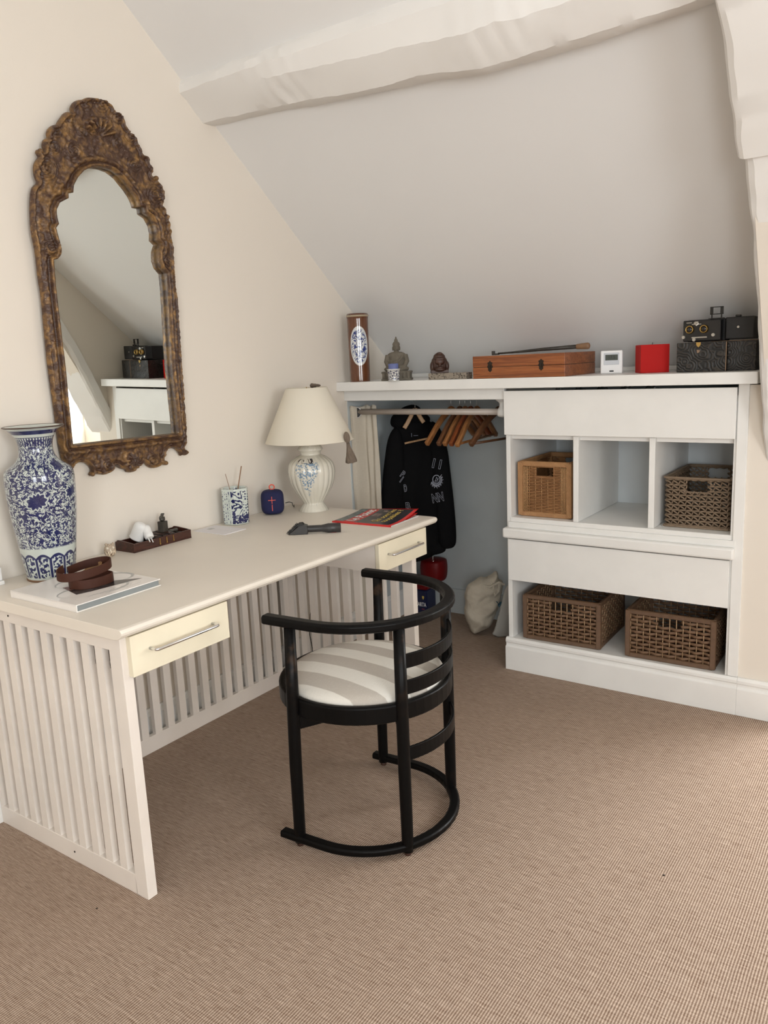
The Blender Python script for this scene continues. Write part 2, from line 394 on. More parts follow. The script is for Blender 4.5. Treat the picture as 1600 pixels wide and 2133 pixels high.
# ================================================ built-in cabinet and shelf
C = thing('cabinet', 'white built-in cabinet with three upper niches and an open lower bay under the shelf', 'cabinet', (.826, 1.86, 0))
def cpart(name, *bs, mat='white', bevel=.0015, parent=C):
    m = MB()
    for q in bs: m.box(q[0]-.826, q[1]-.826, q[2]-1.86, q[3]-1.86, q[4], q[5])
    return m.build(name, mt[mat], parent, bevel=bevel)
for x0, x1 in ((.826, .845), (1.702, 1.72)): cpart('side_panel', (x0, x1, 1.86, 2.40, .1, 1.165))
cpart('stile', (1.712, 1.747, 1.852, 1.90, .144, 1.204))
for x0, x1 in ((1.115, 1.136), (1.41, 1.432)): cpart('divider', (x0, x1, 1.861, 2.37, .671, 1.013))
cpart('niche_floor', (.845, 1.702, 1.861, 2.37, .652, .6705)); cpart('niche_top', (.845, 1.702, 1.862, 2.3, 1.0135, 1.026))
for x0, x1 in ((.845, 1.115), (1.136, 1.41), (1.432, 1.702)): cpart('lip', (x0, x1, 1.878, 1.894, .996, 1.0135))
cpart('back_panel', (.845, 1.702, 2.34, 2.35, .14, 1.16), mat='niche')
cpart('flap_door', (.827, 1.709, 1.842, 1.860, 1.0155, 1.193))
cpart('rail', (.836, 1.722, 1.850, 1.8605, .628, .652), (.843, 1.708, 1.856, 1.8606, .652, .6705))
cpart('ledge', (.817, 1.722, 1.828, 1.90, .585, .628), bevel=.008)
cpart('flap_door', (.835, 1.705, 1.844, 1.862, .402, .579))
cpart('bay_floor', (.845, 1.702, 1.862, 2.34, .12, .14)); cpart('bay_ceiling', (.845, 1.702, 1.88, 2.34, .57, .584))
m = MB(); plinth(m, .818, 1.747); m.v = [(x-.826, y-1.86, z) for x, y, z in m.v]; m.build('plinth', mt['white'], C, bevel=.0015)
SH = thing('shelf', 'long white shelf board running from the left wall over closet and cabinet', 'shelf', (0, 1.8, 1.2055))
MB().box(0, 1.78, 0, .56, 0, .0405).build('board', mt['white'], SH, bevel=.002)
MB().box(0, .824, .055, .075, -.047, -.0005).build('apron', mt['white'], SH, bevel=.002)
# things lying in the top compartment, seen in the slit
n = N('clear_film'); c = n.coord(); mt['film'] = n.out(n.mix(n.noise(c, 25, 3), (.10, .12, .11), (.55, .57, .55)), .25)
m = MB(); vs = []; 
for i in range(41):
    for j in range(9):
        x = 1.0+.42*i/40; y = 1.885+.16*j/8; vs.append((x, y, 1.150+.032*abs(sin(i*.35+j*.3))+.012*sin(i*1.3+j*1.9)+.004*random.random()))
m.add(vs, [(i*9+j, (i+1)*9+j, (i+1)*9+j+1, i*9+j+1) for i in range(40) for j in range(8)])
tag(m.build('plastic_film', mt['film'], smooth=True, solid=.004), 'crumpled grey plastic film inside the slit under the shelf board', 'plastic film')

# ================================================ desk
D = thing('desk', 'cream painted desk with slatted end and back panels and two drawers', 'desk')
TOP = .736
m = MB(); prof = [(.017, .7105), (.700, .7105), (.716, .7125), (.728, .718), (.7345, .7255), (.736, .732), (.731, .7385), (.722, .740), (.005, .740), (.003, .738), (.003, .7105)]
m.prism(prof, 'y', 0.0, 1.447); m.build('desktop', mt['desk'], D, bevel=.0012)
def slat_panel(name, L, pitch, sw, h0, h1, z0, z1, first, last, end0, end1, th, T, nslat):
    """local u along, thickness th; stiles at both ends, rails, slats as sub-parts"""
    m = MB(); B = lambda u0, u1, a, b_, zz0, zz1: m.box(u0, u1, a, b_, zz0, zz1, T)
    B(0, end0, 0, th, z0, z1); B(L-end1, L, 0, th, z0, z1); B(end0, L-end1, 0, th, z0, h0); B(end0, L-end1, 0, th, h1, z1)
    o = m.build(name, mt['deskp'], D, bevel=.0012)
    for k in range(nslat):
        u = first+pitch*k
        if u+sw > L-end1: break
        MB().box(u, u+sw, .0012, min(th, .0205)-.0015, h0, h1, T).build('slat', mt['deskp'], o)
    return o
T0 = M.Translation((.017, .0165, 0))
o = slat_panel('end_panel', .685, .0594, .0295, .058, .672, 0, .7105, .044, .64, .0425-.03, .044, .029, T0, 11)
dhm = plain('dark_hole', (.03, .02, .015), .8)
for x, z in ((.213, .692), (.39, .03)): MB().lathe([(.0001, 0), (.0028, 0), (.0028, .0012), (.0001, .0012)], 10, T=M.Translation((x, .0163, z)) @ M.Rotation(R(90), 4, 'X')).build('screw_hole', dhm, o)
T1 = M.Translation((.017, 1.342-.029, 0)); slat_panel('end_panel', .683, .0594, .0295, .058, .672, 0, .7105, .044, .64, .0125, .044, .029, T1, 11)
Tb = M(((0, 1, 0, .044), (1, 0, 0, .0455), (0, 0, 1, 0), (0, 0, 0, 1)))
slat_panel('back_panel', 1.2675, .0587, .0300, .060, .655, 0, .7105, .056, 1.3, .03, .03, .020, Tb, 21)
def drawer(y0, y1):
    far = y0 > 1; m = MB(); ya, yb = (y0-.006, 1.3125) if far else (.046, y1+.004)
    if far: m.box(.27, .70, ya, ya+.010, .612, .7105)
    else: m.box(.27, .70, yb-.010, yb, .612, .7105)
    m.box(.27, .69, ya, yb, .606, .612)
    h = m.build('drawer_housing', mt['deskp'], D)
    d = MB().box(.702, .7185, y0-.008, y1+.002, .606, .7098).build('drawer', mt['drawer'], D, bevel=.001)
    a, b_ = y0+.048, y1-.058; z = .664
    p = [(.7185, a, z), (.738, a, z)]; p += [(.738+.007*sin(t), a+.007*(1-cos(t)), z) for t in (.5, 1.0, 1.57)]
    q = [(x, a+b_-y, z) for x, y, z in p][::-1]
    MB().tube(p+q, .0042, 10).build('handle', mt['chrome'], d, smooth=True)
    b2 = MB().box(.28, .70, max(y0+.01, .05), min(y1-.014, 1.308), .616, .622); b2.build('drawer_bottom', mt['deskp'], d)
drawer(.042, .355); drawer(1.086, 1.388)

# ================================================ chair
blk = N('black_lacquer'); c = blk.coord(); g = blk.add('ShaderNodeNewGeometry'); pt = g.outputs['Pointiness']
wear = blk.M('MULTIPLY', blk.step(pt, .54, .62), blk.step(blk.noise(c, 22, 3), .52, .7))
blk.bump(blk.noise(blk.map(c, (40, 40, 6)), 6, 3), .08, .001)
mt['black'] = blk.out(blk.mix(wear, (.0030, .0028, .0028), (.08, .045, .026)), .38, spec=.14)
sf = N('striped_linen'); c = sf.coord(); x, y, z = sf.sep(c)
w = sf.M('SINE', sf.M('MULTIPLY', sf.M('ADD', sf.M('ADD', y, .018), sf.M('MULTIPLY', x, .10)), 2*pi/.122)); fine = sf.noise(sf.map(c, (60, 500, 60)), 1, 2); fine2 = sf.noise(sf.map(c, (500, 60, 60)), 1, 2)
fn_ = sf.M('MULTIPLY', sf.M('ADD', fine, fine2), .5); ff = sf.M('ADD', sf.step(w, -.09, .09), sf.M('MULTIPLY', sf.M('SUBTRACT', fn_, .5), 1.1), None, True)
sf.bump(fn_, .25, .001)
mt['linen'] = sf.out(sf.mix(ff, (.50, .455, .40), (.76, .73, .665)), .85)
CH = thing('armchair', 'black bentwood barrel armchair with a striped linen seat in front of the desk', 'chair', (.955, .655, 0), (0, 0, R(4.0)))
RR = .247
def U(r, x_end, n=28, a=pi/2, z=0, flat=1.0):
    pts = [(x_end, -r, z)]
    if x_end < -.05: pts += [(x_end+(0-x_end)*k/4, -r, z) for k in range(1, 4)]
    pts += [(r*cos(t), r*sin(t), z) for t in [(-a+2*a*k/n) for k in range(n+1)]]
    if x_end < -.05: pts += [(x_end+(0-x_end)*k/4, r, z) for k in range(3, 0, -1)]
    return pts+[(x_end, r, z)]
LEGS = [(-.088, -.246), (.205, -.146), (.178, .180), (-.108, .247)]
for i, (lx, ly) in enumerate(LEGS):
    m = MB(); lean = .012 if i in (0, 3) else 0
    m.tube([(lx, ly, .012), (lx, ly, .03), (lx+lean*.2, ly, .25), (lx+lean*.6, ly*.995, .45), (lx+lean, ly*.99, .655)], [.0155, .0165, .0175, .0175, .0155], 14)
    lg = m.build('leg', mt['black'], CH, smooth=True)
    MB().lathe([(.001, 0), (.009, 0), (.010, .004), (.010, .014), (.001, .014)], 14, (lx, ly, 0)).build('foot', plain('brown_foot', (.05, .02, .012), .5), lg, smooth=True)
MB().sweep(U(RR+.004, -.152, z=.665), .034, .026).build('arm_rail', mt['black'], CH, bevel=.002)
MB().sweep(U(RR+.003, -.145, z=.026), .030, .022).build('base_rail', mt['black'], CH, bevel=.002)
def arc(r, a0, a1, z, n=20): return [(r*cos(R(a0+(a1-a0)*k/n)), r*sin(R(a0+(a1-a0)*k/n)), z) for k in range(n+1)]
for z in (.560, .487, .298): MB().sweep(arc(RR+.006, -36, 46, z), .008, .040).build('back_slat', mt['black'], CH, bevel=.001)
MB().sweep([(RR*.985*cos(2*pi*k/56), RR*.985*sin(2*pi*k/56), .420) for k in range(56)], .020, .052, closed=True).build('seat_frame', mt['black'], CH, bevel=.002)
m = MB()
for a, b_ in ((0, 2), (1, 3)):
    p, q = V((*LEGS[a], .372)), V((*LEGS[b_], .372)); m.sweep([p, p.lerp(q, .5), q], .018, .045)
m.build('cross_brace', mt['black'], CH, bevel=.002)
m = MB(); prof = [(.0005, .425), (.20, .425), (.226, .432), (.232, .442), (.226, .455), (.205, .466), (.15, .477), (.08, .483), (.0005, .485)]
m.lathe(prof, 48, rf=lambda a, z: 1+.004*sin(3*a+1)); m.build('seat_cushion', mt['linen'], CH, smooth=True)

# ================================================ gilt mirror
z1 = lambda a: [(40+x/4.2105, 180+y/4.2105) for x, y in a]; z2 = lambda a: [(40+x/4.2105, 600+y/4.2105) for x, y in a]
MO = V((.012, 0, 1.075)); TH = R(.9); nrm = V((cos(TH), 0, -sin(TH)))
def unp(px):     # photograph outline measured on the mirror's own plane -> (y, height) of the real frame
    d = f_f(px); t = (MO-CAM).dot(nrm)/d.dot(nrm); p = CAM+d*t; return (p.y, (p.z-MO.z)/cos(TH))
def f_f(px):
    return f_ + rr*((px[0]-800)/F) - uu*((px[1]-1066.5)/F)
OUT = z2([(355, 1475), (300, 1080), (245, 700), (215, 400), (182, 30)])+z1([(160, 1700), (135, 1450), (112, 1350), (95, 1250), (88, 1120), (88, 1000), (95, 920), (110, 880), (150, 848), (132, 810), (120, 760), (118, 700), (132, 660), (160, 625), (150, 605), (138, 585), (142, 560), (162, 552), (180, 565), (192, 580), (206, 565), (192, 530), (196, 490), (210, 465), (240, 452), (230, 425), (235, 390), (258, 360), (285, 342), (318, 338), (330, 310), (355, 275), (380, 240), (405, 226), (430, 228), (450, 237), (438, 210), (442, 180), (462, 145), (500, 122), (545, 120), (570, 104), (600, 100), (640, 102), (680, 116), (720, 122), (755, 140), (785, 165), (805, 190), (815, 220), (850, 235), (885, 270), (905, 310), (912, 355), (940, 380), (950, 415), (985, 435), (1008, 460), (1015, 500), (1040, 535), (1048, 560), (1060, 572), (1062, 606), (1082, 603), (1108, 615), (1120, 640), (1120, 668), (1130, 690), (1150, 712), (1158, 745), (1150, 770), (1140, 780), (1155, 805), (1172, 790), (1190, 790), (1202, 808), (1190, 830), (1215, 855), (1235, 890), (1248, 930), (1252, 980), (1245, 1020), (1232, 1048), (1255, 1065), (1268, 1090), (1264, 1110), (1290, 1130), (1298, 1155), (1288, 1178), (1303, 1195), (1306, 1225), (1298, 1245), (1316, 1265), (1320, 1295), (1308, 1320), (1312, 1350), (1328, 1375), (1326, 1400), (1336, 1425), (1330, 1450), (1332, 1500), (1338, 1540), (1342, 1640), (1355, 1800)])+z2([(1362, 30), (1375, 200), (1400, 600), (1430, 1000), (1455, 1350), (1440, 1375), (1425, 1405), (1445, 1412), (1462, 1425), (1466, 1445), (1452, 1467), (1430, 1467), (1420, 1452), (1405, 1478), (1390, 1440), (1360, 1412), (1330, 1400), (1290, 1412), (1265, 1440), (1270, 1470), (1250, 1492), (1250, 1508), (1275, 1512), (1288, 1532), (1275, 1553), (1255, 1552), (1240, 1540), (1210, 1570), (1160, 1582), (1115, 1565), (1085, 1520), (1070, 1538), (1040, 1558), (1025, 1582), (995, 1588), (1003, 1608), (960, 1618), (925, 1612), (918, 1590), (880, 1585), (860, 1572), (818, 1545), (812, 1580), (790, 1615), (740, 1638), (680, 1632), (648, 1622), (640, 1645), (612, 1648), (603, 1630), (625, 1600), (612, 1565), (575, 1532), (525, 1524), (480, 1542), (462, 1570), (450, 1605), (430, 1580), (390, 1530)])
INN = z1([(258, 1560), (256, 1530), (290, 1520), (312, 1480), (318, 1430), (302, 1350), (275, 1250), (300, 1215), (285, 1160), (280, 1090), (308, 1030), (385, 990), (382, 945), (425, 942), (430, 880), (465, 810), (520, 750), (580, 720), (650, 711), (720, 720), (790, 745), (860, 800), (930, 885), (985, 965), (1010, 1020), (1020, 1060), (1062, 1068), (1070, 1115), (1125, 1155), (1160, 1220), (1175, 1290), (1172, 1350), (1210, 1388), (1190, 1450), (1193, 1530), (1215, 1595), (1257, 1642)])+z2([(1270, 10), (1310, 700), (1370, 1275), (425, 1378), (360, 700), (275, 0)])
OUT = smooth_poly([unp(p) for p in OUT]); INN = [unp(p) for p in INN]
SHELLC = unp((40+680/4.2105, 180+450/4.2105)); cm = unp((40+985/4.2105, 600+1520/4.2105))
SCR = [(*unp(p), r, s) for p, r, s in [(z1([(243, 1430)])[0], .030, 1), (z1([(1262, 1530)])[0], .022, -1), (z1([(215, 730)])[0], .036, 1), (z1([(1170, 960)])[0], .034, -1), (z1([(430, 310)])[0], .018, 1), (z1([(290, 400)])[0], .020, -1), (z1([(835, 280)])[0], .020, -1), (z1([(950, 450)])[0], .018, 1), (z1([(450, 570)])[0], .028, 1), (z1([(980, 700)])[0], .026, -1), (z1([(520, 400)])[0], .02, 1), (z1([(830, 500)])[0], .02, -1), (z1([(270, 530)])[0], .022, 1), (z1([(700, 170)])[0], .022, 1), (z1([(560, 160)])[0], .02, -1), (z2([(755, 1555)])[0], .026, 1), (z2([(1150, 1510)])[0], .022, -1)]]
lo_y = unp(z2([(700, 1440)])[0])[1]
def frame_h(P, do, dh):
    u, w = P[:, 0], P[:, 1]; H = .016+.010*np.clip(1-dh/.03, 0, 1)
    H += .0055*np.exp(-((dh-.006)/.004)**2)-.006*np.exp(-((dh-.013)/.003)**2)+.006*np.exp(-((dh-.026)/.006)**2)
    rng = np.clip((dh-.03)/.01, 0, 1)
    H += rng*(.0045*np.exp(-((do-.007)/.004)**2)-.0035*np.exp(-((do-.014)/.004)**2))
    for cu, cw, r, s in SCR:
        du, dw = u-cu, w-cw; d = np.hypot(du, dw); a = np.arctan2(dw, du)*s; k = np.exp(-(d/r)**4)
        H += k*(.0055+.0045*np.cos(a+d*2*pi/(.009)))-k*.002
    du, dw = u-SHELLC[0], w-SHELLC[1]; d = np.hypot(du, dw); a = np.arctan2(dw, du); k = ((a > .25) & (a < pi-.25))*np.clip((.060-d)/.006, 0, 1)*np.clip((d-.006)/.008, 0, 1)
    H += k*(.004+.0065*np.cos(a*16)*np.clip(d/.03, 0, 1)+.10*d)
    H += .005*np.exp(-((du)**2+(w-SHELLC[1]+.012)**2)/(.012**2))
    du, dw = u-cm[0], w-cm[1]; d = np.hypot(du, dw); a = np.arctan2(dw, du); H += np.exp(-(d/.032)**4)*(.004+.004*np.cos(a*11))
    H += (.0016*vnoise(P, 260, 1)+.0009*vnoise(P, 620, 2))*np.clip((dh-.012)/.01, .25, 1)
    H = .018+(H-.018)*1.35
    return np.clip(H, .005, .05)*np.clip(.35+np.sqrt(np.clip(do/.010, 0, 1)), 0, 1)
MI = thing('wall_mirror', 'tall arched mirror in a carved gilt wood frame on the left wall', 'mirror', MO, (0, TH, 0))
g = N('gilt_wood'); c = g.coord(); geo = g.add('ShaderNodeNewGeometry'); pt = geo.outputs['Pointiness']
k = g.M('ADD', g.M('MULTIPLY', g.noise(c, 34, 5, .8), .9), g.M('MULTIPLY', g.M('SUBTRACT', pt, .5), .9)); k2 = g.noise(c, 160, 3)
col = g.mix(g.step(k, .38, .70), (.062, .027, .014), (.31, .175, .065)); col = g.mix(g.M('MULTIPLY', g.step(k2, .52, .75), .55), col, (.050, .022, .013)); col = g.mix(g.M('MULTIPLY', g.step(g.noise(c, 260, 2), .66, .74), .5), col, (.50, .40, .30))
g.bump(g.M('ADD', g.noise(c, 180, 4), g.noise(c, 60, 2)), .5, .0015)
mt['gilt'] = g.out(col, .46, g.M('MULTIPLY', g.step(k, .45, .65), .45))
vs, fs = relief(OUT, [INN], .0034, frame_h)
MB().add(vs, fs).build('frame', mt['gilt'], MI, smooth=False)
for p in MI.children[0].data.polygons: p.use_smooth = True
for px in (z1([(165, 575)])[0], z1([(1180, 810)])[0], z2([(1440, 1440)])[0], z2([(1266, 1533)])[0], z2([(622, 1630)])[0]):
    u, w = unp(px); MB().ell((.012, u, w), (.011, .0078, .0078), 14).build('carved_bud', mt['gilt'], MI, smooth=True)
n = N('mirror_glass'); mt['mirror'] = n.out((.84, .875, .84), .0, 1.0)
ins = [(y, z) for y, z in INN]; m = MB(); poly = [(u, w) for u, w in ins]
m.add([(.0035, u, w) for u, w in poly]+[(.001, u, w) for u, w in poly], [tuple(range(len(poly)))]); 
vs, fs = relief(INN, [], .03, lambda P, a, b: np.full(len(P), .0040))
MB().add(vs, fs).build('mirror_glass', mt['mirror'], MI)

# ================================================ porcelain
def porcelain(name, base, blue, pat, rough=.12):
    n = N(name); uv = n.coord('UV'); u, v, _ = n.sep(uv); f = pat(n, u, v); k = n.noise(uv, 30, 2)
    bl = n.mix(k, blue, tuple(min(1, c*2.0+.01) for c in blue))
    return n.out(n.mix(f, base, bl), rough, Coat_Weight=.4, Coat_Roughness=.05)
BLUE = (.007, .010, .058); PW = (.54, .59, .55)
def band(n, v, a, b_): return n.M('MULTIPLY', n.step(v, a-.0006, a+.0006), n.M('SUBTRACT', 1.0, n.step(v, b_-.0006, b_+.0006)))
def vase_pat(n, u, v):
    x = n.M('MULTIPLY', u, .56); p = n.comb(x, v)
    w = n.noise(p, 52, 1.2, 2.4); line = n.M('SUBTRACT', 1.0, n.step(n.M('ABSOLUTE', n.M('SUBTRACT', w, .5)), .036, .050))
    w2 = n.noise(n.comb(n.M('ADD', x, 3.1), v), 100, 1.5, 1.2); leaf = n.step(w2, .505, .53)
    vp = n.add('ShaderNodeTexVoronoi', feature='F1'); n.put(vp.inputs['Vector'], n.comb(x, n.M('MULTIPLY', v, .85))); vp.inputs['Scale'].default_value = 10.5; vp.inputs['Randomness'].default_value = .5
    d = vp.outputs['Distance']; pos = vp.outputs['Position']; px, py, _ = n.sep(pos)
    ang = n.M('ARCTAN2', n.M('SUBTRACT', n.M('MULTIPLY', v, .85), n.M('DIVIDE', py, 1.0)), n.M('SUBTRACT', x, px))
    pet = n.M('ADD', .265, n.M('ADD', n.M('MULTIPLY', n.M('SINE', n.M('MULTIPLY', ang, 11.0)), .022), n.M('MULTIPLY', n.M('SINE', n.M('ADD', n.M('MULTIPLY', ang, 2.0), 1.0)), .035))); flower = n.M('SUBTRACT', 1.0, n.step(n.M('SUBTRACT', d, pet), -.01, .01))
    gap = n.M('SUBTRACT', 1.0, n.step(n.M('SUBTRACT', d, pet), .025, .045))
    f = n.M('MAXIMUM', line, leaf); f = n.M('MULTIPLY', f, n.M('SUBTRACT', 1.0, n.M('SUBTRACT', gap, flower, None, True))); vein = n.M('MULTIPLY', n.step(n.M('SINE', n.M('MULTIPLY', ang, 15.0)), .93, .97), n.step(d, .06, .1)); f = n.M('MAXIMUM', f, n.M('MULTIPLY', flower, n.M('SUBTRACT', 1.0, n.M('MULTIPLY', vein, .35))))
    # foot band of upright panels, collar bands
    fr = n.M('ABSOLUTE', n.M('SUBTRACT', n.M('FRACT', n.M('MULTIPLY', u, 12.0)), .5))
    arch = n.M('SUBTRACT', v, n.M('MULTIPLY', n.M('MULTIPLY', fr, fr), -.05))
    edge = n.M('MAXIMUM', n.step(fr, .40, .42), band(n, arch, .078, .086)); inner = n.M('MULTIPLY', n.step(n.noise(n.comb(n.M('MULTIPLY', u, .5), v), 110, 1), .46, .52), n.M('SUBTRACT', 1.0, n.step(fr, .33, .35)))
    foot = n.M('MAXIMUM', edge, inner); infoot = n.M('MULTIPLY', n.step(v, .012, .0135), n.M('SUBTRACT', 1.0, n.step(arch, .086, .0865)))
    blank = n.M('SUBTRACT', 1.0, n.step(v, .100, .106)); f = n.M('MULTIPLY', f, n.M('SUBTRACT', 1.0, blank)); f = n.M('MAXIMUM', f, n.M('MULTIPLY', foot, infoot))
    neck = n.step(v, .418, .4185); f = n.M('MULTIPLY', f, n.M('SUBTRACT', 1.0, neck)); f = n.M('MAXIMUM', f, n.M('MAXIMUM', band(n, v, .434, .446), n.M('MAXIMUM', band(n, v, .4235, .4255), n.M('MULTIPLY', band(n, v, .400, .4235), n.step(n.M('SINE', n.M('MULTIPLY', u, 260.0)), -.1, .2)))))
    return f
VZ = thing('floor_vase', 'tall blue and white porcelain vase with scrolling flowers on the desk beside the mirror', 'vase', (.112, .222, .74))
prof = [(.001, .003), (.060, .003), (.066, 0), (.070, .004), (.069, .010), (.0745, .05), (.083, .12), (.0915, .19), (.0965, .25), (.0975, .29), (.0960, .318), (.090, .330), (.078, .340), (.062, .352), (.052, .366), (.0475, .384), (.0475, .402), (.052, .420), (.062, .436), (.074, .4475), (.0835, .4525), (.0838, .455), (.074, .454), (.055, .442), (.044, .42), (.042, .39), (.05, .35), (.08, .32), (.08, .1), (.001, .02)]
from bisect import bisect
def refine(prof, k=4):
    P = [V((a, b_, 0)) for a, b_ in prof]; out = []
    for i in range(len(P)-1):
        p0, p1, p2, p3 = P[max(i-1, 0)], P[i], P[i+1], P[min(i+2, len(P)-1)]
        for j in range(k):
            t = j/k; q = .5*((2*p1)+(p2-p0)*t+(2*p0-5*p1+4*p2-p3)*t*t+(3*p1-p0-3*p2+p3)*t**3); out.append((max(q.x, .0005), q.y))
    return out+[prof[-1]]
o = MB().lathe(refine(prof, 3), 72).build('body', porcelain('vase_glaze', PW, BLUE, vase_pat), VZ, smooth=True); lathe_uv(o)
MB().tube([(.0835*cos(2*pi*k/48), .0835*sin(2*pi*k/48), .4545) for k in range(48)], .0019, 8, closed=True).build('rim', plain('brown_rim', (.05, .022, .012), .3), VZ, smooth=True)
MB().lathe([(.064, -.0002), (.0695, -.0002), (.0708, .004), (.070, .0065), (.064, .0065)], 48).build('foot_ring', plain('bare_clay', (.20, .11, .06), .8), VZ, smooth=True)

# brush pot with incense sticks
def pot_pat(n, u, v):
    x = n.M('MULTIPLY', u, .36); p = n.comb(x, v)
    blobs = n.M('SUBTRACT', 1.0, n.step(n.vor(p, 42), .30, .36)); sel = n.step(n.M('SINE', n.M('MULTIPLY', u, 18.8)), -.1, .1)
    tree = n.M('SUBTRACT', 1.0, n.step(n.M('ABSOLUTE', n.M('SUBTRACT', n.noise(p, 24, 1, 1.4), .5)), .035, .06))
    script = n.M('MULTIPLY', n.step(n.M('SINE', n.M('MULTIPLY', x, 620.0)), .1, .4), n.step(n.noise(n.map(p, (90, 260, 1)), 1, 1), .5, .56))
    dots = n.M('SUBTRACT', 1.0, n.step(n.vor(p, 95, rnd=.35), .30, .42))
    s2 = n.M('FRACT', n.M('ADD', n.M('MULTIPLY', u, 2.0), .77))
    f = n.M('MULTIPLY', script, n.M('SUBTRACT', 1.0, n.step(s2, .30, .31))); mid = n.M('MULTIPLY', n.step(s2, .34, .35), n.M('SUBTRACT', 1.0, n.step(s2, .62, .63)))
    f = n.M('MAXIMUM', f, n.M('MULTIPLY', mid, n.M('MAXIMUM', tree, blobs))); f = n.M('MAXIMUM', f, n.M('MULTIPLY', n.step(s2, .64, .65), dots))
    low = n.M('MULTIPLY', n.step(s2, .34, .35), n.M('MULTIPLY', n.M('SUBTRACT', 1.0, n.step(v, .038, .042)), n.step(n.noise(p, 50, 1, 2), .46, .5)))
    f = n.M('MAXIMUM', f, low); return n.M('MULTIPLY', f, band(n, v, .006, .132))
PT = thing('brush_pot', 'small hexagonal blue and white porcelain brush pot by the wall', 'pot', (.066, 1.047, .74), (0, 0, R(14)))
def hexr(a, z): s = pi/3; q = (a % s)-s/2; return .72*cos(pi/6)/cos(q)+.28
o = MB().lathe([(.001, .002), (.050, .001), (.0535, .003), (.0545, .01), (.0555, .132), (.0555, .138), (.053, .140), (.047, .139), (.0455, .134), (.045, .02), (.001, .015)], 72, rf=hexr).build('body', porcelain('pot_glaze', (.60, .65, .60), BLUE, pot_pat), PT, smooth=True); lathe_uv(o)
def stick(lbl, a, b_, r): tag(MB().tube([a, b_], r, 7).build('incense_stick', mt['stick'], smooth=True), lbl, 'incense stick', 'incense sticks in the brush pot')
mt['stick'] = plain('stick_wood', (.28, .16, .09), .8)
stick('thin short incense stick leaning left in the brush pot', (.070, 1.052, .757), (.050, 1.022, .936), .0012)
stick('thicker long incense stick leaning right in the brush pot', (.055, 1.040, .757), (.052, 1.108, .955), .0022)

# speaker and its cable
SPK = thing('bluetooth_speaker', 'small dark blue fabric speaker with a red cross and hanging loop', 'speaker', (.077, 1.243, .74), (0, 0, R(40)))
fb = N('blue_mesh'); c = fb.coord(); fb.bump(fb.wave(c, 320, 0), .4, .001); mt['blue'] = fb.out(fb.mix(fb.noise(c, 300, 2), (.005, .007, .045), (.011, .014, .085)), .75)
vs = []
def selp(a, e): c_, s_ = cos(a), sin(a); return math.copysign(abs(c_)**e, c_), math.copysign(abs(s_)**e, s_)
nv, nu = 24, 40
for i in range(nv+1):
    ph = -pi/2+pi*i/nv; cz, sz = selp(ph, .5)
    for j in range(nu):
        cx, sx = selp(2*pi*j/nu, .8); vs.append((.0465*max(cz, .01)*cx, .040*max(cz, .01)*sx, .0515+.050*sz))
MB().add(vs, [(i*nu+j, i*nu+(j+1) % nu, (i+1)*nu+(j+1) % nu, (i+1)*nu+j) for i in range(nv) for j in range(nu)]).build('body', mt['blue'], SPK, smooth=True)
red = plain('coral_print', (.75, .11, .07), .6)
m = MB(); m.box(-.0013, .0013, -.0412, -.038, .050, .078).box(-.015, .015, -.0410, -.037, .0625, .0652); m.build('plus_button', red, SPK)
MB().box(-.0013, .0013, -.0412, -.036, .020, .046).build('minus_button', red, SPK)
MB().tube([(.010*cos(t)+.001, 0, .1115+.010*sin(t)) for t in [2*pi*k/16 for k in range(16)]], .0025, 8, closed=True).build('hanging_loop', red, SPK, smooth=True)
MB().tube([(.106, 1.262, .782), (.115, 1.28, .783), (.125, 1.31, .778), (.11, 1.345, .762), (.06, 1.38, .745), (.03, 1.41, .7425)], .0019, 6)
tag(MB().tube([(.112, 1.282, .782), (.113, 1.303, .782), (.105, 1.33, .774), (.085, 1.355, .757), (.06, 1.39, .743), (.03, 1.425, .7425)], .0018, 6).build('power_cable', plain('black_plastic', (.01, .01, .01), .4), smooth=True), 'thin black cable running from the blue speaker behind the lamp', 'cable')

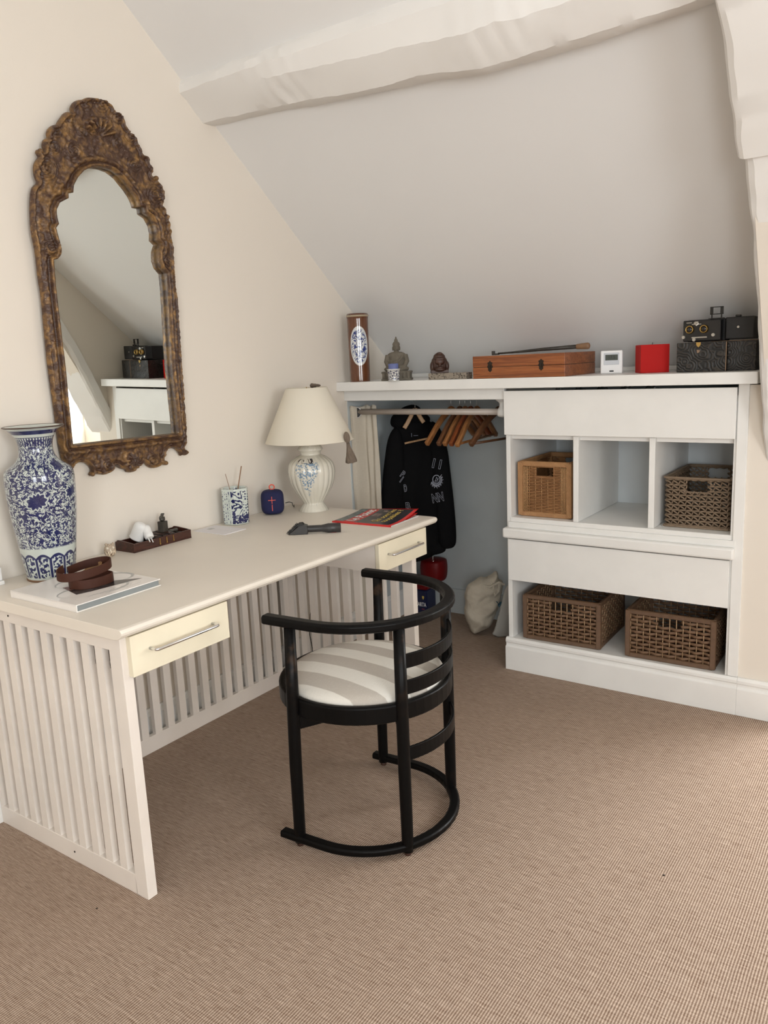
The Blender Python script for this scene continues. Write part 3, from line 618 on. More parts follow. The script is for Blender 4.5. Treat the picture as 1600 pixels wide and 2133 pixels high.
# table lamp
LA = thing('table_lamp', 'ribbed ceramic table lamp with painted wisteria and cream cone shade', 'lamp', (.183, 1.375, .74), (0, 0, R(33)))
NR = 22
def lamp_c():
    n = N('lamp_glaze'); uv = n.coord('UV'); u, v, _ = n.sep(uv); x = n.M('MULTIPLY', u, .5); p = n.comb(x, v)
    dots = n.M('SUBTRACT', 1.0, n.step(n.vor(p, 36, rnd=.8), .055, .075))
    # wisteria cluster: tapering downwards
    cx = n.M('ABSOLUTE', n.M('SUBTRACT', x, .1175)); half = n.M('MULTIPLY', n.M('SUBTRACT', v, .062), .38); half = n.M('MINIMUM', half, .045)
    ins = n.M('SUBTRACT', 1.0, n.step(n.M('SUBTRACT', cx, half), -.008, .004)); ins = n.M('MULTIPLY', ins, band(n, v, .066, .207))
    pet = n.M('SUBTRACT', 1.0, n.step(n.vor(p, 150), .42, .6)); pet = n.M('MULTIPLY', pet, n.step(n.noise(p, 60, 2), .36, .44)); cl_ = n.M('MULTIPLY', ins, pet)
    tw = n.M('MULTIPLY', n.M('SUBTRACT', 1.0, n.step(n.M('ABSOLUTE', n.M('SUBTRACT', n.noise(p, 30, 1, 1), .5)), .012, .02)), n.M('MULTIPLY', band(n, v, .203, .222), n.M('SUBTRACT', 1.0, n.step(cx, .04, .045))))
    crz = n.noise(p, 120, 3)
    col = n.mix(n.noise(p, 12, 3), (.66, .62, .52), (.76, .73, .64)); col = n.mix(dots, col, (.30, .34, .33)); col = n.mix(cl_, col, n.mix(n.noise(p, 80, 1), (.13, .22, .33), (.27, .38, .50))); col = n.mix(tw, col, (.03, .025, .03))
    return n.out(col, .18, Coat_Weight=.4)
mt['lampc'] = lamp_c()
prof = refine([(.001, 0), (.056, 0), (.058, .004), (.055, .012), (.045, .026), (.041, .034), (.050, .048), (.070, .078), (.086, .110), (.094, .145), (.095, .172), (.088, .198), (.068, .218), (.046, .230), (.041, .234), (.043, .244), (.048, .250), (.050, .256), (.043, .268), (.030, .280), (.028, .296), (.001, .297)], 3)
def rib(a, z):
    k = .035 if (.03 < z < .225) else (.02 if z < .03 or .25 < z < .29 else 0); return 1+k*(abs(sin(a*NR/2))-.6)
o = MB().lathe(prof, NR*8, rf=rib).build('base', mt['lampc'], LA, smooth=True); lathe_uv(o)
sh = N('lampshade_fabric'); c = sh.coord(); w1 = sh.noise(sh.map(c, (220, 220, 900)), 1, 2); w2 = sh.noise(sh.map(c, (900, 900, 200)), 1, 2)
sh.bump(sh.M('ADD', w1, w2), .15, .001); mt['shade'] = sh.out((.90, .85, .73), .8, Subsurface_Weight=0.0)
tr = sh.add('ShaderNodeBsdfTranslucent'); tr.inputs[0].default_value = (.85, .72, .52, 1); mx = sh.add('ShaderNodeMixShader'); mx.inputs[0].default_value = .22
sh.t.links.new(sh.b.outputs[0], mx.inputs[1]); sh.t.links.new(tr.outputs[0], mx.inputs[2]); sh.t.links.new(mx.outputs[0], sh.t.nodes['Material Output'].inputs[0])
MB().lathe([(.179, .287), (.1795, .290), (.084, .502), (.0825, .503), (.0815, .502), (.177, .290)], 72).build('lamp_shade', mt['shade'], LA, smooth=True)
m = MB(); m.tube([(.179*cos(2*pi*k/64), .179*sin(2*pi*k/64), .2885) for k in range(64)], .0016, 6, closed=True); m.build('shade_trim', mt['shade'], LA, smooth=True)
brass = plain('brass', (.45, .30, .10), .35, 1); mt['brass'] = brass
m = MB(); m.lathe([(.001, .295), (.011, .295), (.011, .33), (.016, .335), (.016, .37), (.001, .37)], 20); m.build('socket', brass, LA, smooth=True)
m = MB(); m.tube([(-.083, 0, .497), (0, 0, .497), (.083, 0, .497)], .0018, 6); m.tube([(0, -.083, .497), (0, 0, .497), (0, .083, .497)], .0018, 6); m.tube([(0, 0, .36), (0, 0, .505)], .0022, 6); m.build('shade_carrier', brass, LA, smooth=True)
tas = N('taupe_thread'); c = tas.coord(); tas.bump(tas.wave(c, 150, 1, dirn='X'), .6, .001); mt['taupe'] = tas.out(tas.mix(tas.noise(tas.map(c, (300, 300, 30)), 1, 2), (.10, .075, .055), (.27, .21, .16)), .9)
def tassel(loc, s=1, rot=(0, 0, 0), lbl='', ):
    t = thing('tassel', lbl, 'tassel', loc, rot, 'tassels on the lampshade')
    m = MB(); m.lathe(refine([(.001, -.004), (.0055, -.010), (.0065, -.02), (.0125, -.048), (.0165, -.072), (.0175, -.083), (.001, -.080)], 3), 32, rf=lambda a, z: s*1.2*(1+.10*sin(a*7+z*90)+.05*sin(a*13))); m.build('skirt', mt['taupe'], t, smooth=True)
    m = MB(); m.ell((0, 0, .018), (.0125, .0055, .024), 18); m.build('knot', mt['taupe'], t, smooth=True)
    m = MB(); m.tube([(.006*sin(k), .006*cos(k), -.006) for k in [2*pi*i/12 for i in range(12)]], .0018, 6, closed=True); m.build('binding', mt['taupe'], t, smooth=True); return t
tv = V((.70, -.71, 0)).normalized(); px_, py_ = .183+.187*cos(R(3)), 1.375+.187*sin(R(3))
tassel((px_+.004, py_-.004, 1.027), 1, (R(6), R(-8), R(40)), 'taupe tassel hanging at the right lower edge of the lampshade')
# second tassel lies over the top edge
t2 = tassel((.215, 1.395, 1.250), .8, (R(88), R(10), R(60)), 'taupe tassel end resting on the top edge of the lampshade')
for ch in t2.children:
    if ch.name.startswith('skirt'): ch.scale = (.55, .55, .5)

# ================================================ things on the desk
BK = thing('book', 'large white coffee-table book with grey rings and a dark photograph on its cover', 'book', (.212, .032, .7402), (0, 0, R(0.6)))
wp = plain('white_cover', (.84, .80, .76), .22, var=.01); pg = plain('paper_block', (.24, .26, .26), .8)
BL, BWD = .300, .272
MB().box(0, BL, 0, BWD, .0175, .020).build('cover', wp, BK, bevel=.0005); MB().box(0, BL, 0, BWD, 0, .0025).build('back_cover', wp, BK, bevel=.0005)
MB().box(0, BL, 0, .003, .0005, .0195).build('spine', wp, BK, bevel=.001); MB().box(.004, BL-.004, .004, BWD-.004, .0026, .0174).build('pages', pg, BK)
gr = plain('grey_print', (.42, .42, .40), .3); dk = plain('photo_print', (.05, .045, .045), .25, var=.5, sc=30); rb = plain('photo_rust', (.22, .10, .08), .3)
cov = [o for o in BK.children if o.name.startswith('cover')][0]
def ring(cx, cy, ra, rb_, w, ang, name='printed_ring'):
    m = MB(); vs = []; nn = 60
    for k in range(nn):
        a = 2*pi*k/nn; ww = w*(.55+.45*cos(a-1)); 
        for q in (1, -1):
            x, y = (ra+q*ww/2)*cos(a), (rb_+q*ww/2)*sin(a); vs.append((cx+x*cos(ang)-y*sin(ang), cy+x*sin(ang)+y*cos(ang), .0202))
    m.add(vs, [(2*k, 2*((k+1) % nn), 2*((k+1) % nn)+1, 2*k+1) for k in range(nn)]); m.build(name, gr, cov)
ring(.135, .175, .105, .062, .012, R(62)); ring(.212, .115, .095, .055, .011, R(75))
MB().add([(.115, .085, .0203), (.215, .060, .0203), (.225, .10, .0203), (.245, .255, .0203), (.19, .20, .0203)], [(0, 1, 2, 3, 4)]).build('printed_photo', dk, cov)
MB().add([(.115, .085, .02035), (.16, .074, .02035), (.18, .14, .02035), (.15, .135, .02035)], [(0, 1, 2, 3)]).build('printed_face', rb, cov)
m = MB(); 
for row, (x, y0, n_) in enumerate(((.262, .06, 44), (.276, .105, 36))):
    pts = [(x+.0035*sin(k*1.9+row)+.002*sin(k*.7), y0+.0038*k*.9, .0204) for k in range(n_)]
    m.sweep(pts, .0009, .0002)
    if row == 0: m.v = [(a, b_, c_) for a, b_, c_ in m.v]
m.build('script_lettering', gr, cov)
# coiled leather strap
lea = N('brown_leather'); c = lea.coord(); lea.bump(lea.noise(c, 220, 3), .3, .001); mt['leather'] = lea.out(lea.mix(lea.noise(c, 14, 4), (.036, .010, .006), (.075, .024, .012)), .55, spec=.25)
ST = thing('leather_strap', 'coiled brown leather strap lying on the white book', 'strap', (.375, .178, .7605), (0, 0, R(-12)))
pts = []; 
for k in range(90):
    a = R(200)+2*pi*1.02*k/89; pts.append((.042*cos(a)*1.0, .060*sin(a), .0135+.001*sin(3*a)))
MB().sweep(pts, .0035, .026).build('lower_coil', mt['leather'], ST, bevel=.0008)
pts = []
for k in range(90):
    a = R(215)+2*pi*.97*k/89; x, y = -.014+.045*cos(a), -.010+.075*sin(a); pts.append((x, y, .038+.0105*sin(a-.35)+.012*(1-k/89)-.10*(x+.018)*.15))
MB().sweep(pts, .0032, .024).build('upper_coil', mt['leather'], ST, bevel=.0008)
tn = plain('tan_leather', (.30, .17, .075), .5); MB().sweep([(-.035+.022*cos(a), .012+.036*sin(a), .028+.016*sin(a)) for a in [R(20+16*k) for k in range(17)]], .003, .012).build('keeper', tn, ST, bevel=.0006)
# owl
OW = thing('owl_figurine', 'tiny carved bone owl with radial eye feathers beside the wooden tray', 'figurine', (.062, .468, .74), (0, 0, R(62)))
ob = N('owl_bone'); c = ob.coord(); x, y, z = ob.sep(c)
zz = ob.M('SUBTRACT', z, .031); ang = ob.M('ARCTAN2', zz, ob.M('SUBTRACT', ob.M('ABSOLUTE', x), .0095)); d_ = ob.M('SQRT', ob.M('ADD', ob.M('MULTIPLY', zz, zz), ob.M('POWER', ob.M('SUBTRACT', ob.M('ABSOLUTE', x), .0095), 2.0)))
st_ = ob.M('MULTIPLY', ob.step(ob.M('SINE', ob.M('MULTIPLY', ang, 22.0)), .0, .3), ob.M('MULTIPLY', ob.step(z, .019, .021), ob.step(d_, .0035, .0045)))
low = ob.M('MULTIPLY', ob.M('SUBTRACT', 1.0, ob.step(z, .018, .022)), ob.step(ob.noise(ob.map(c, (260, 260, 60)), 1, 2), .52, .6))
mt['owl'] = ob.out(ob.mix(ob.M('MAXIMUM', st_, low), (.78, .66, .50), (.12, .05, .025)), .4)
m = MB(); m.ell((0, 0, .0215), (.0195, .0165, .0215), 28, fn=lambda p: 1+.08*max(0, -p.z)); m.ell((.0105, -.003, .041), (.005, .004, .006), 12); m.ell((-.0105, -.003, .041), (.005, .004, .006), 12)
m.build('body', mt['owl'], OW, smooth=True)
m = MB(); m.ell((.0095, -.0150, .031), (.0032, .003, .0032), 12); m.build('eye', plain('bone_pale', (.85, .78, .66), .3), OW, smooth=True)
m = MB(); m.ell((-.0095, -.0150, .031), (.0032, .003, .0032), 12); m.build('eye', bpy.data.materials['bone_pale'], OW, smooth=True)
m = MB(); m.lathe([(.0022, -.008), (.0002, 0)], 8, (0, -.018, .029)); m.build('beak', bpy.data.materials['bone_pale'], OW, smooth=True)
# wooden compartment tray
mah = wood('dark_mahogany', (.028, .009, .006), (.075, .022, .013), .35, (30, 3, 30)); mt['mah'] = mah; mt['ebony'] = wood('ebony', (.012, .007, .006), (.03, .018, .014), .4)
TR = thing('wooden_tray', 'long dark mahogany pen tray with small compartments against the wall', 'tray', (.006, .531, .74), (0, 0, R(.8)))
tw_, tl, th_ = .098, .252, .031
MB().box(0, tw_, 0, tl, 0, .004).build('bottom', mah, TR)
MB().box(tw_-.005, tw_, 0, tl, .004, th_).build('long_side', mah, TR, bevel=.001); MB().box(0, .005, 0, tl, .004, th_).build('long_side', mah, TR, bevel=.001)
for y in (0, tl-.005):
    MB().prism([(.005, .004), (tw_-.005, .004), (tw_-.005, th_), (tw_-.02, th_+.002), (.03, th_+.006), (.012, th_+.006), (.005, th_)], 'y', y, y+.005).build('end_board', mah, TR, bevel=.001)
for i, y in enumerate((.098, .128, .158)):
    l = MB().box(.004, tw_-.003, y, y+.024, th_-.006, th_+.003).build('sliding_lid', mt['ebony'], TR, bevel=.001)
    MB().box(.012, tw_-.012, y+.006, y+.018, th_+.003, th_+.005).build('lid_panel', mah, l, bevel=.001)
    m = MB(); m.box(tw_, tw_+.0015, y+.010, y+.013, .010, th_-.003); m.lathe([(.0005, 0), (.003, 0), (.003, .002), (.0005, .002)], 10, T=M.Translation((tw_, y+.0115, .009)) @ M.Rotation(R(90), 4, 'Y')); m.build('latch', mt['brass'], l)
for y in (.19, .216): MB().box(.005, tw_-.005, y, y+.004, .004, th_-.003).build('partition', mt['ebony'], TR)
stn = plain('dark_soapstone', (.055, .048, .038), .5, var=.3, sc=40); mt['stone_d'] = stn
SE = thing('seal_stamp', 'square stone seal topped by a crouching carved beast standing in the tray', 'seal', (.046, .706, .7745), (0, 0, R(12)))
MB().box(-.0125, .0125, -.0125, .0125, 0, .0375).build('block', stn, SE, bevel=.001)
m = MB(); m.ell((0, .000, .044), (.010, .011, .007)); m.ell((0, -.003, .052), (.006, .009, .008)); m.ell((0, .002, .060), (.0065, .006, .006)); m.ell((0, -.011, .051), (.0035, .004, .0045)); m.ell((0, .011, .047), (.003, .003, .006)); m.ell((0, .0095, .062), (.003, .004, .003))
m.build('carved_beast', stn, SE, remesh=.0011, smooth=True)
m = MB(); m.ell((.0, 0, .010), (.012, .016, .006)); m.ell((.004, .016, .012), (.008, .010, .006)); tag(m.build('dark_pebble', stn, smooth=True, remesh=.0015, loc=(.040, .747, .758)), 'small dark lumpy stone in the last compartment of the tray', 'stone')
pw = plain('white_plastic', (.80, .79, .77), .35, var=.01)
PL = thing('plug_adapter', 'white plastic plug charger with two pins leaning in the wooden tray', 'plug adapter', (.048, .588, .776), (R(-8), R(24), R(8)))
m = MB(); prof = refine([(.0005, .062), (.012, .061), (.019, .056), (.0225, .048), (.023, .036), (.024, .010), (.024, .0), (.0005, -.001)], 3); m.lathe(prof, 32, rf=lambda a, z: 1)
m.v = [(x*1.05, y*.86, z-.004) for x, y, z in m.v]; m.build('body', pw, PL, smooth=True)
NM = M.Translation((.018, .010, .040)) @ M.Rotation(R(118), 4, 'Y') @ M.Rotation(R(10), 4, 'X')
m = MB(); m.lathe(refine([(.0005, -.010), (.016, -.010), (.0165, .010), (.0150, .014), (.0150, .034), (.0005, .034)], 2), 28, T=NM); m.build('nose', pw, PL, smooth=True)
for dy in (-.007, .007): m = MB(); m.tube([NM @ V((0, dy, .032)), NM @ V((0, dy, .052))], .0018, 8); m.build('pin', pw, PL, smooth=True)
m = MB(); m.lathe([(.0003, 0), (.0042, 0), (.0042, .0012), (.0003, .0012)], 16, T=M.Translation((.0105, .0, .0545)) @ M.Rotation(R(28), 4, 'Y')); m.build('round_hole', bpy.data.materials['dark_hole'], PL)
m = MB(); rs = random.Random(4)
m.ell((0, 0, .008), (.018, .020, .009), 22, fn=lambda p: 1+.15*sin(p.x*9)*cos(p.y*8)); n = N('shell_stone'); c = n.coord(); tag(m.build('polished_shell', n.out(n.mix(n.step(n.noise(c, 90, 3), .45, .6), (.05, .03, .02), (.36, .29, .2)), .25), smooth=True, loc=(.062, .585, .7448)), 'mottled brown shell lying under the white plug in the tray', 'shell')
# card
CD = tag(MB().box(0, .165, 0, .108, 0, .0022).build('greeting_card', plain('card_white', (.78, .75, .76), .6, var=.01), loc=(.021, .866, .7401)), 'flat white envelope with a small printed mark lying near the brush pot', 'card')
MB().box(.028, .050, .038, .062, .0022, .0024).build('printed_mark', gr, CD)
MB().box(.0, .165, .052, .0528, .0022, .0023).build('fold', bpy.data.materials['grey_print'], CD).hide_render = False
# vacuum brush nozzle
bkp = plain('charcoal_plastic', (.030, .028, .028), .35, var=.1)
a0, a1 = V((.400, .972, .757)), V((.552, 1.082, .757)); ax = (a1-a0).normalized(); L_ = (a1-a0).length
VB = thing('vacuum_brush', 'dark grey vacuum cleaner brush nozzle lying on the desk', 'brush attachment', (.400, .972, .7405), (0, 0, atan2(ax.y, ax.x)))
TX = M.Translation((0, 0, .0165)) @ M.Rotation(R(90), 4, 'Y')
m = MB(); m.lathe(refine([(.0005, .186), (.012, .186), (.012, .150), (.0135, .188), (.0165, .188), (.0172, .150), (.0172, .143), (.0140, .128), (.0125, .118), (.0125, .060), (.0125, .055), (.0005, .055)], 1), 28, T=TX); m.build('tube', bkp, VB, smooth=True)
m = MB(); m.prism([(.070, .0), (.070, .030), (.058, .034), (.040, .031), (.004, .004), (.0, .001), (.018, .0)], 'y', -.017, .017); m.build('head', bkp, VB, bevel=.003)
m = MB(); m.prism([(.066, .026), (.052, .040), (.040, .039), (.022, .026), (.0, .0045), (.014, .012), (.034, .030)], 'y', -.0165, .0165); m.build('bristle_collar', plain('black_rubber', (.012, .012, .012), .6), VB, bevel=.001)
m = MB()
m.add(*[*(lambda P: (P, [(4*k, 4*k+1, 4*k+2, 4*k+3) for k in range(len(P)//4)]))([q for k in range(150) for q in (lambda s, yy: [(.038*s-.001, yy, .034*s+.001), (.038*s+.0002, yy, .034*s+.001), (.038*s-.005-.001, yy, .034*s+.006), (.038*s-.005-.002, yy, .034*s+.006)])(random.random(), random.uniform(-.015, .015))])]); m.build('bristles', bpy.data.materials['black_rubber'], VB)
MB().box(.150, .172, -.006, .006, -.0001, .0015).build('release_button', plain('red_button', (.35, .01, .012), .4), VB, bevel=.0006)
m = MB(); [m.box(.145+.004*k, .147+.004*k, -.0175, -.015, .010, .022) for k in range(3)]; m.build('grip_rib', bkp, VB)
# magazine: reading direction runs away from the camera
MG = thing('magazine', 'red and black news magazine with lifted cover lying at the far end of the desk', 'magazine', (.415, 1.205, .7402), (0, 0, R(3)))
mw_, ml = .262, .208      # local x = height of the page, local y = reading direction
MB().box(.003, mw_-.001, .001, ml-.003, 0, .0045).build('pages', plain('page_edges', (.62, .60, .57), .7), MG)
rdm = plain('magazine_red', (.55, .022, .022), .22, var=.05); dkm = plain('magazine_dark', (.020, .020, .028), .2, var=.3, sc=20); teal = plain('magazine_teal', (.07, .11, .11), .25, var=.5, sc=30)
def mgz(x, y): return .0052+(.026*max(0, (y/ml-.25)/.75)**1.7)*(.35+.65*(x/mw_))
def patch(name, mat, x0, x1, y0, y1, dz, par, nx=12, ny=12, th=0):
    vs = [(x0+(x1-x0)*i/nx, y0+(y1-y0)*j/ny, mgz(x0+(x1-x0)*i/nx, y0+(y1-y0)*j/ny)+dz) for i in range(nx+1) for j in range(ny+1)]
    return MB().add(vs, [(i*(ny+1)+j, (i+1)*(ny+1)+j, (i+1)*(ny+1)+j+1, i*(ny+1)+j+1) for i in range(nx) for j in range(ny)]).build(name, mat, par, smooth=True, solid=th)
cv = patch('cover', rdm, 0, mw_, 0, ml, 0, MG, th=.0005); MB().box(0, mw_, -.0012, .001, 0, .0056).build('spine', rdm, MG)
patch('first_page', rdm, .004, mw_-.002, .004, ml-.004, -.003, MG, th=.0004).scale = (1, 1, .55)
patch('banner', teal, .002, .040, .012, ml-.004, .0005, cv); patch('cover_photo', dkm, .092, mw_-.016, .008, ml-.008, .0005, cv)
face = plain('photo_skin', (.16, .11, .10), .3, var=.6, sc=40)
for x0, x1, y0, y1 in ((.100, .135, .11, .15), (.135, .160, .055, .075), (.12, .14, .172, .185)): patch('printed_figure', face, x0, x1, y0, y1, .0008, cv)
def mtext(s, size, mat, x, y, **k):
    T = frame(V((0, 0, 0)), (0, 1, 0), (-1, 0, 0)); o = text(s, size, mat, cv, T, ext=0, **k); me = o.data
    for v in me.vertices: v.co.x += x; v.co.y += y; v.co.z = mgz(v.co.x, v.co.y)+.0012
    return o
ink = plain('print_white', (.85, .84, .82), .4); yel = plain('print_yellow', (.62, .45, .10), .4)
mtext('Le Point', .052, ink, .066, .105, sx=.95, bold=.0012); mtext('Qui sont les\ncoupables ?', .034, yel, .178, .118, bold=.0006, sx=.95)
# small white box at the left end
SB = thing('socket_block', 'white plastic socket block at the left edge of the desk by the wall', 'socket block', (.016, .030, .7402))
MB().box(0, .045, 0, .072, 0, .012).build('base', pw, SB, bevel=.002); MB().box(.002, .040, .002, .070, .012, .052).build('body', pw, SB, bevel=.003); MB().box(.0405, .042, .012, .030, .020, .034).build('slot', bpy.data.materials['grey_print'], SB)

# ================================================ baskets
def wicker(name, c1, c2, sc=90):
    n = N(name); c = n.coord(); f = n.noise(n.map(c, (1, 1, 3)), sc, 3); g = n.noise(c, 12, 2); n.bump(n.noise(c, 380, 2), .3, .001)
    return n.out(n.mix(n.M('ADD', n.M('MULTIPLY', f, .6), n.M('MULTIPLY', g, .4)), c1, c2), .65)
mt['wick'] = wicker('brown_wicker', (.085, .044, .022), (.24, .135, .072)); mt['wicks'] = wicker('pale_cane', (.30, .19, .10), (.42, .28, .16))
mt['ratt'] = wicker('honey_rattan', (.09, .028, .009), (.50, .25, .095), 42); mt['sea'] = wicker('seagrass_cord', (.10, .065, .040), (.30, .215, .14), 120)
def wrapmat(name, c1, c2, sc):
    n = N(name); c = n.coord(); x, y, z = n.sep(c); s = n.M('ADD', n.M('ADD', x, y), z)
    w = n.M('SINE', n.M('MULTIPLY', s, sc)); n.bump(w, .6, .0012); k = n.noise(c, 50, 2)
    return n.out(n.mix(n.M('ADD', n.M('MULTIPLY', n.M('ADD', w, 1.0), .22), n.M('MULTIPLY', k, .5)), c1, c2), .6)
mt['rattp'] = wicker('pale_rattan', (.38, .19, .075), (.55, .34, .16))
mt['wickw'] = wrapmat('wrapped_wicker', (.10, .052, .028), (.23, .13, .068), 1500); mt['rattw'] = wrapmat('wrapped_rattan', (.28, .12, .045), (.60, .34, .15), 1000)
def basket(name, label, loc, rotz, w, d, h, style, group=None):
    B = thing(name, label, 'basket', loc, (0, 0, R(rotz)), group)
    # local: x along the front (0..w), y depth (0..d)
    mat_w, mat_f = {'wick': ('wick', 'wickw'), 'ratt': ('ratt', 'rattw'), 'sea': ('sea', 'sea')}[style]
    fr = {'wick': .020, 'ratt': .022, 'sea': .008}[style]
    for z in (fr/2, h-fr/2):
        t = fr/2; m = MB()
        m.sweep([(t, t, z), (w/2, t, z), (w-t, t, z)], .014, fr).sweep([(t, d-t, z), (w-t, d-t, z)], .014, fr).sweep([(t, t, z), (t, d-t, z)], .014, fr).sweep([(w-t, t, z), (w-t, d-t, z)], .014, fr)
        m.build('rim', mt[mat_f], B, bevel=.003)
    if style != 'sea':
        for x in (0, w):
            for y in (0, d):
                sx = fr/2 if x == 0 else -fr/2; sy = fr/2 if y == 0 else -fr/2
                MB().box(min(x, x+2*sx), max(x, x+2*sx), min(y, y+2*sy), max(y, y+2*sy), .004, h-.004).build('corner_post', mt[mat_f], B, bevel=.003)
    walls = [((fr, .008), (1, 0), w-2*fr, (0, -1), 'f'), ((fr, d-.008), (1, 0), w-2*fr, (0, 1), 'b'), ((.008, fr), (0, 1), d-2*fr, (-1, 0), 's'), ((w-.008, fr), (0, 1), d-2*fr, (1, 0), 's')]
    hh = {'wick': (0, .030, .085), 'ratt': (0, .034, .073), 'sea': (0, .042, .084)}[style]
    for (ox, oy), (dx, dy), L, (nx, ny), kind in walls:
        wv_ = MB(); sk = MB()
        pitch, rp, ra, rz = {'wick': (.0245, .0158, .0030, .0062), 'ratt': (.0270, .0068, .0024, .0027), 'sea': (.0245, .0190, .0040, .0040)}[style]
        ns = max(2, round(L/pitch)); pitch = L/ns
        z0, z1_ = (fr if style != 'sea' else .006), h-(fr if style != 'sea' else .006)
        rows = int((z1_-z0)/rp); hx0, hx1 = L/2-hh[2]/2, L/2+hh[2]/2; hz1 = z1_-.004; hz0 = hz1-hh[1]
        P = lambda s, off, z: (ox+dx*s+nx*off, oy+dy*s+ny*off, z)
        for r in range(rows):
            z = z0+rp*(r+.5)
            segs = [(0, L)]
            if kind in 'fb' and hz0 < z < hz1: segs = [(0, hx0), (hx1, L)]
            for s0, s1 in segs:
                if style == 'sea':
                    k0 = int(round(s0/pitch)); k1 = int(round(s1/pitch)); pa = []; pb_ = []
                    for k in range(k0, k1):
                        pa += [P(k*pitch, .0035, z+.50*rp), P((k+.4)*pitch, .0010, z+.16*rp), P((k+.80)*pitch, .0, z-.22*rp), P((k+.92)*pitch, .0030, z+.15*rp)]
                        pb_ += [P(k*pitch, -.001, z-.42*rp), P((k+.5)*pitch, .0025, z-.36*rp)]
                    pa.append(P(k1*pitch, .003, z+.5*rp)); pb_.append(P(k1*pitch, -.001, z-.42*rp))
                    wv_.tube(pa, .0032, 6).tube(pb_, .0036, 6)
                    continue
                kk = 5; nseg = max(2, int((s1-s0)/pitch*kk)); pts = []
                for k in range(nseg+1):
                    s = s0+(s1-s0)*k/nseg; ph = pi*(s/pitch)+(pi if r % 2 else 0); pts.append(P(s, .0045*sin(ph+pi/2) if style == 'wick' else .0028*sin(ph+pi/2), z+.0007*sin(s*90+r)))
                m8 = [(ra*cos(a), rz*sin(a)) for a in [2*pi*i/6 for i in range(6)]]
                wv_.sweep(pts, 0, 0, sec=m8)
        if style == 'sea':
            for z in (z0+.002, z1_-.004):
                wv_.tube([P(L*k/30, .003*sin(k*1.6), z+.0015*cos(k*1.6)) for k in range(31)], .0042, 6)
        for k in range(ns+1):
            s = k*pitch
            if style == 'sea': continue
            if kind in 'fb' and style == 'ratt' and hx0 < s < hx1: sk.tube([P(s, .0, z0), P(s, .0, hz0)], .0016, 6); continue
            sk.tube([P(s, .0, z0-.004), P(s, .0, z1_+.004)], .0021 if style == 'wick' else .0016, 6)
        if kind in 'fb' and style != 'wick':
            q = .005; sec_pts = [P(hx0-q, .001, hz0-q), P(hx1+q, .001, hz0-q), P(hx1+q, .001, hz1+q), P(hx0-q, .001, hz1+q)]
            wv_.tube(sec_pts, .0042, 6, closed=True)
        if style == 'ratt':
            for k in range(4):
                for s in (k*.006+.003, L-k*.006-.003): sk.tube([P(s, .0035, z0), P(s, .0035, z1_)], .0019, 6)
        if style == 'ratt':
            for a_, b_, c_, d_ in ((.030, L-.030, z0, hz0), (.030, hx0, hz0, z1_), (hx1, L-.030, hz0, z1_)):
                q_ = [P(a_, -.005, c_), P(b_, -.005, c_), P(b_, -.005, d_), P(a_, -.005, d_)]; wv_.add(q_, [(0, 1, 2, 3)])
        wv_.build('woven_side', mt[mat_w], B, smooth=True)
        if sk.v: sk.build('stakes', mt['wicks' if style == 'wick' else 'rattp'], B, smooth=True)
    MB().box(.01, w-.01, .01, d-.01, .002, .008).build('bottom', mt[mat_w], B)
    return B
basket('wicker_basket', 'brown wicker basket on the left of the open lower bay', (.886, 1.872, .1402), 1.5, .338, .33, .198, 'wick', 'brown wicker baskets in the lower bay')
basket('wicker_basket', 'brown wicker basket on the right of the open lower bay', (1.326, 1.870, .1402), .8, .338, .33, .198, 'wick', 'brown wicker baskets in the lower bay')
basket('rattan_basket', 'tall honey coloured rattan basket in the left upper niche', (.860, 1.893, .671), 0, .235, .33, .232, 'ratt')
basket('seagrass_basket', 'grey brown openwork seagrass basket in the right upper niche', (1.452, 1.916, .671), .5, .236, .36, .192, 'sea')

# ================================================ closet: rods, curtain, hangers, sweatshirt, bags
rodm = plain('beige_rod', (.46, .40, .35), .35, var=.03)
RD = thing('curtain_rod', 'beige curtain rod spanning the closet with a turned white bracket', 'curtain rod', (0, 1.925, 1.103))
MB().tube([(.030, 0, 0), (.772, 0, 0)], .0135, 24).build('pole', rodm, RD, smooth=True)
MB().lathe(refine([(.0005, .055), (.025, .054), (.026, .048), (.015, .040), (.012, .030), (.014, .020), (.020, .010), (.0225, -.004), (.019, -.018), (.0005, -.024)], 3), 32, T=M.Translation((.780, 0, .0)), rf=None).build('bracket', mt['white'], RD, smooth=True)
MB().lathe(refine([(.0005, 0), (.02, 0), (.020, .006), (.0150, .012), (.0005, .012)], 1), 24, T=M.Translation((.804, 0, 0)) @ M.Rotation(R(90), 4, 'Y')).build('wall_cup', mt['white'], RD, smooth=True)
HR = tag(MB().tube([(0, 2.13, 1.163), (.824, 2.13, 1.163)], .012, 16).build('hanging_rail', rodm, smooth=True), 'hanging rail for the clothes hangers high behind the shelf apron', 'rail')
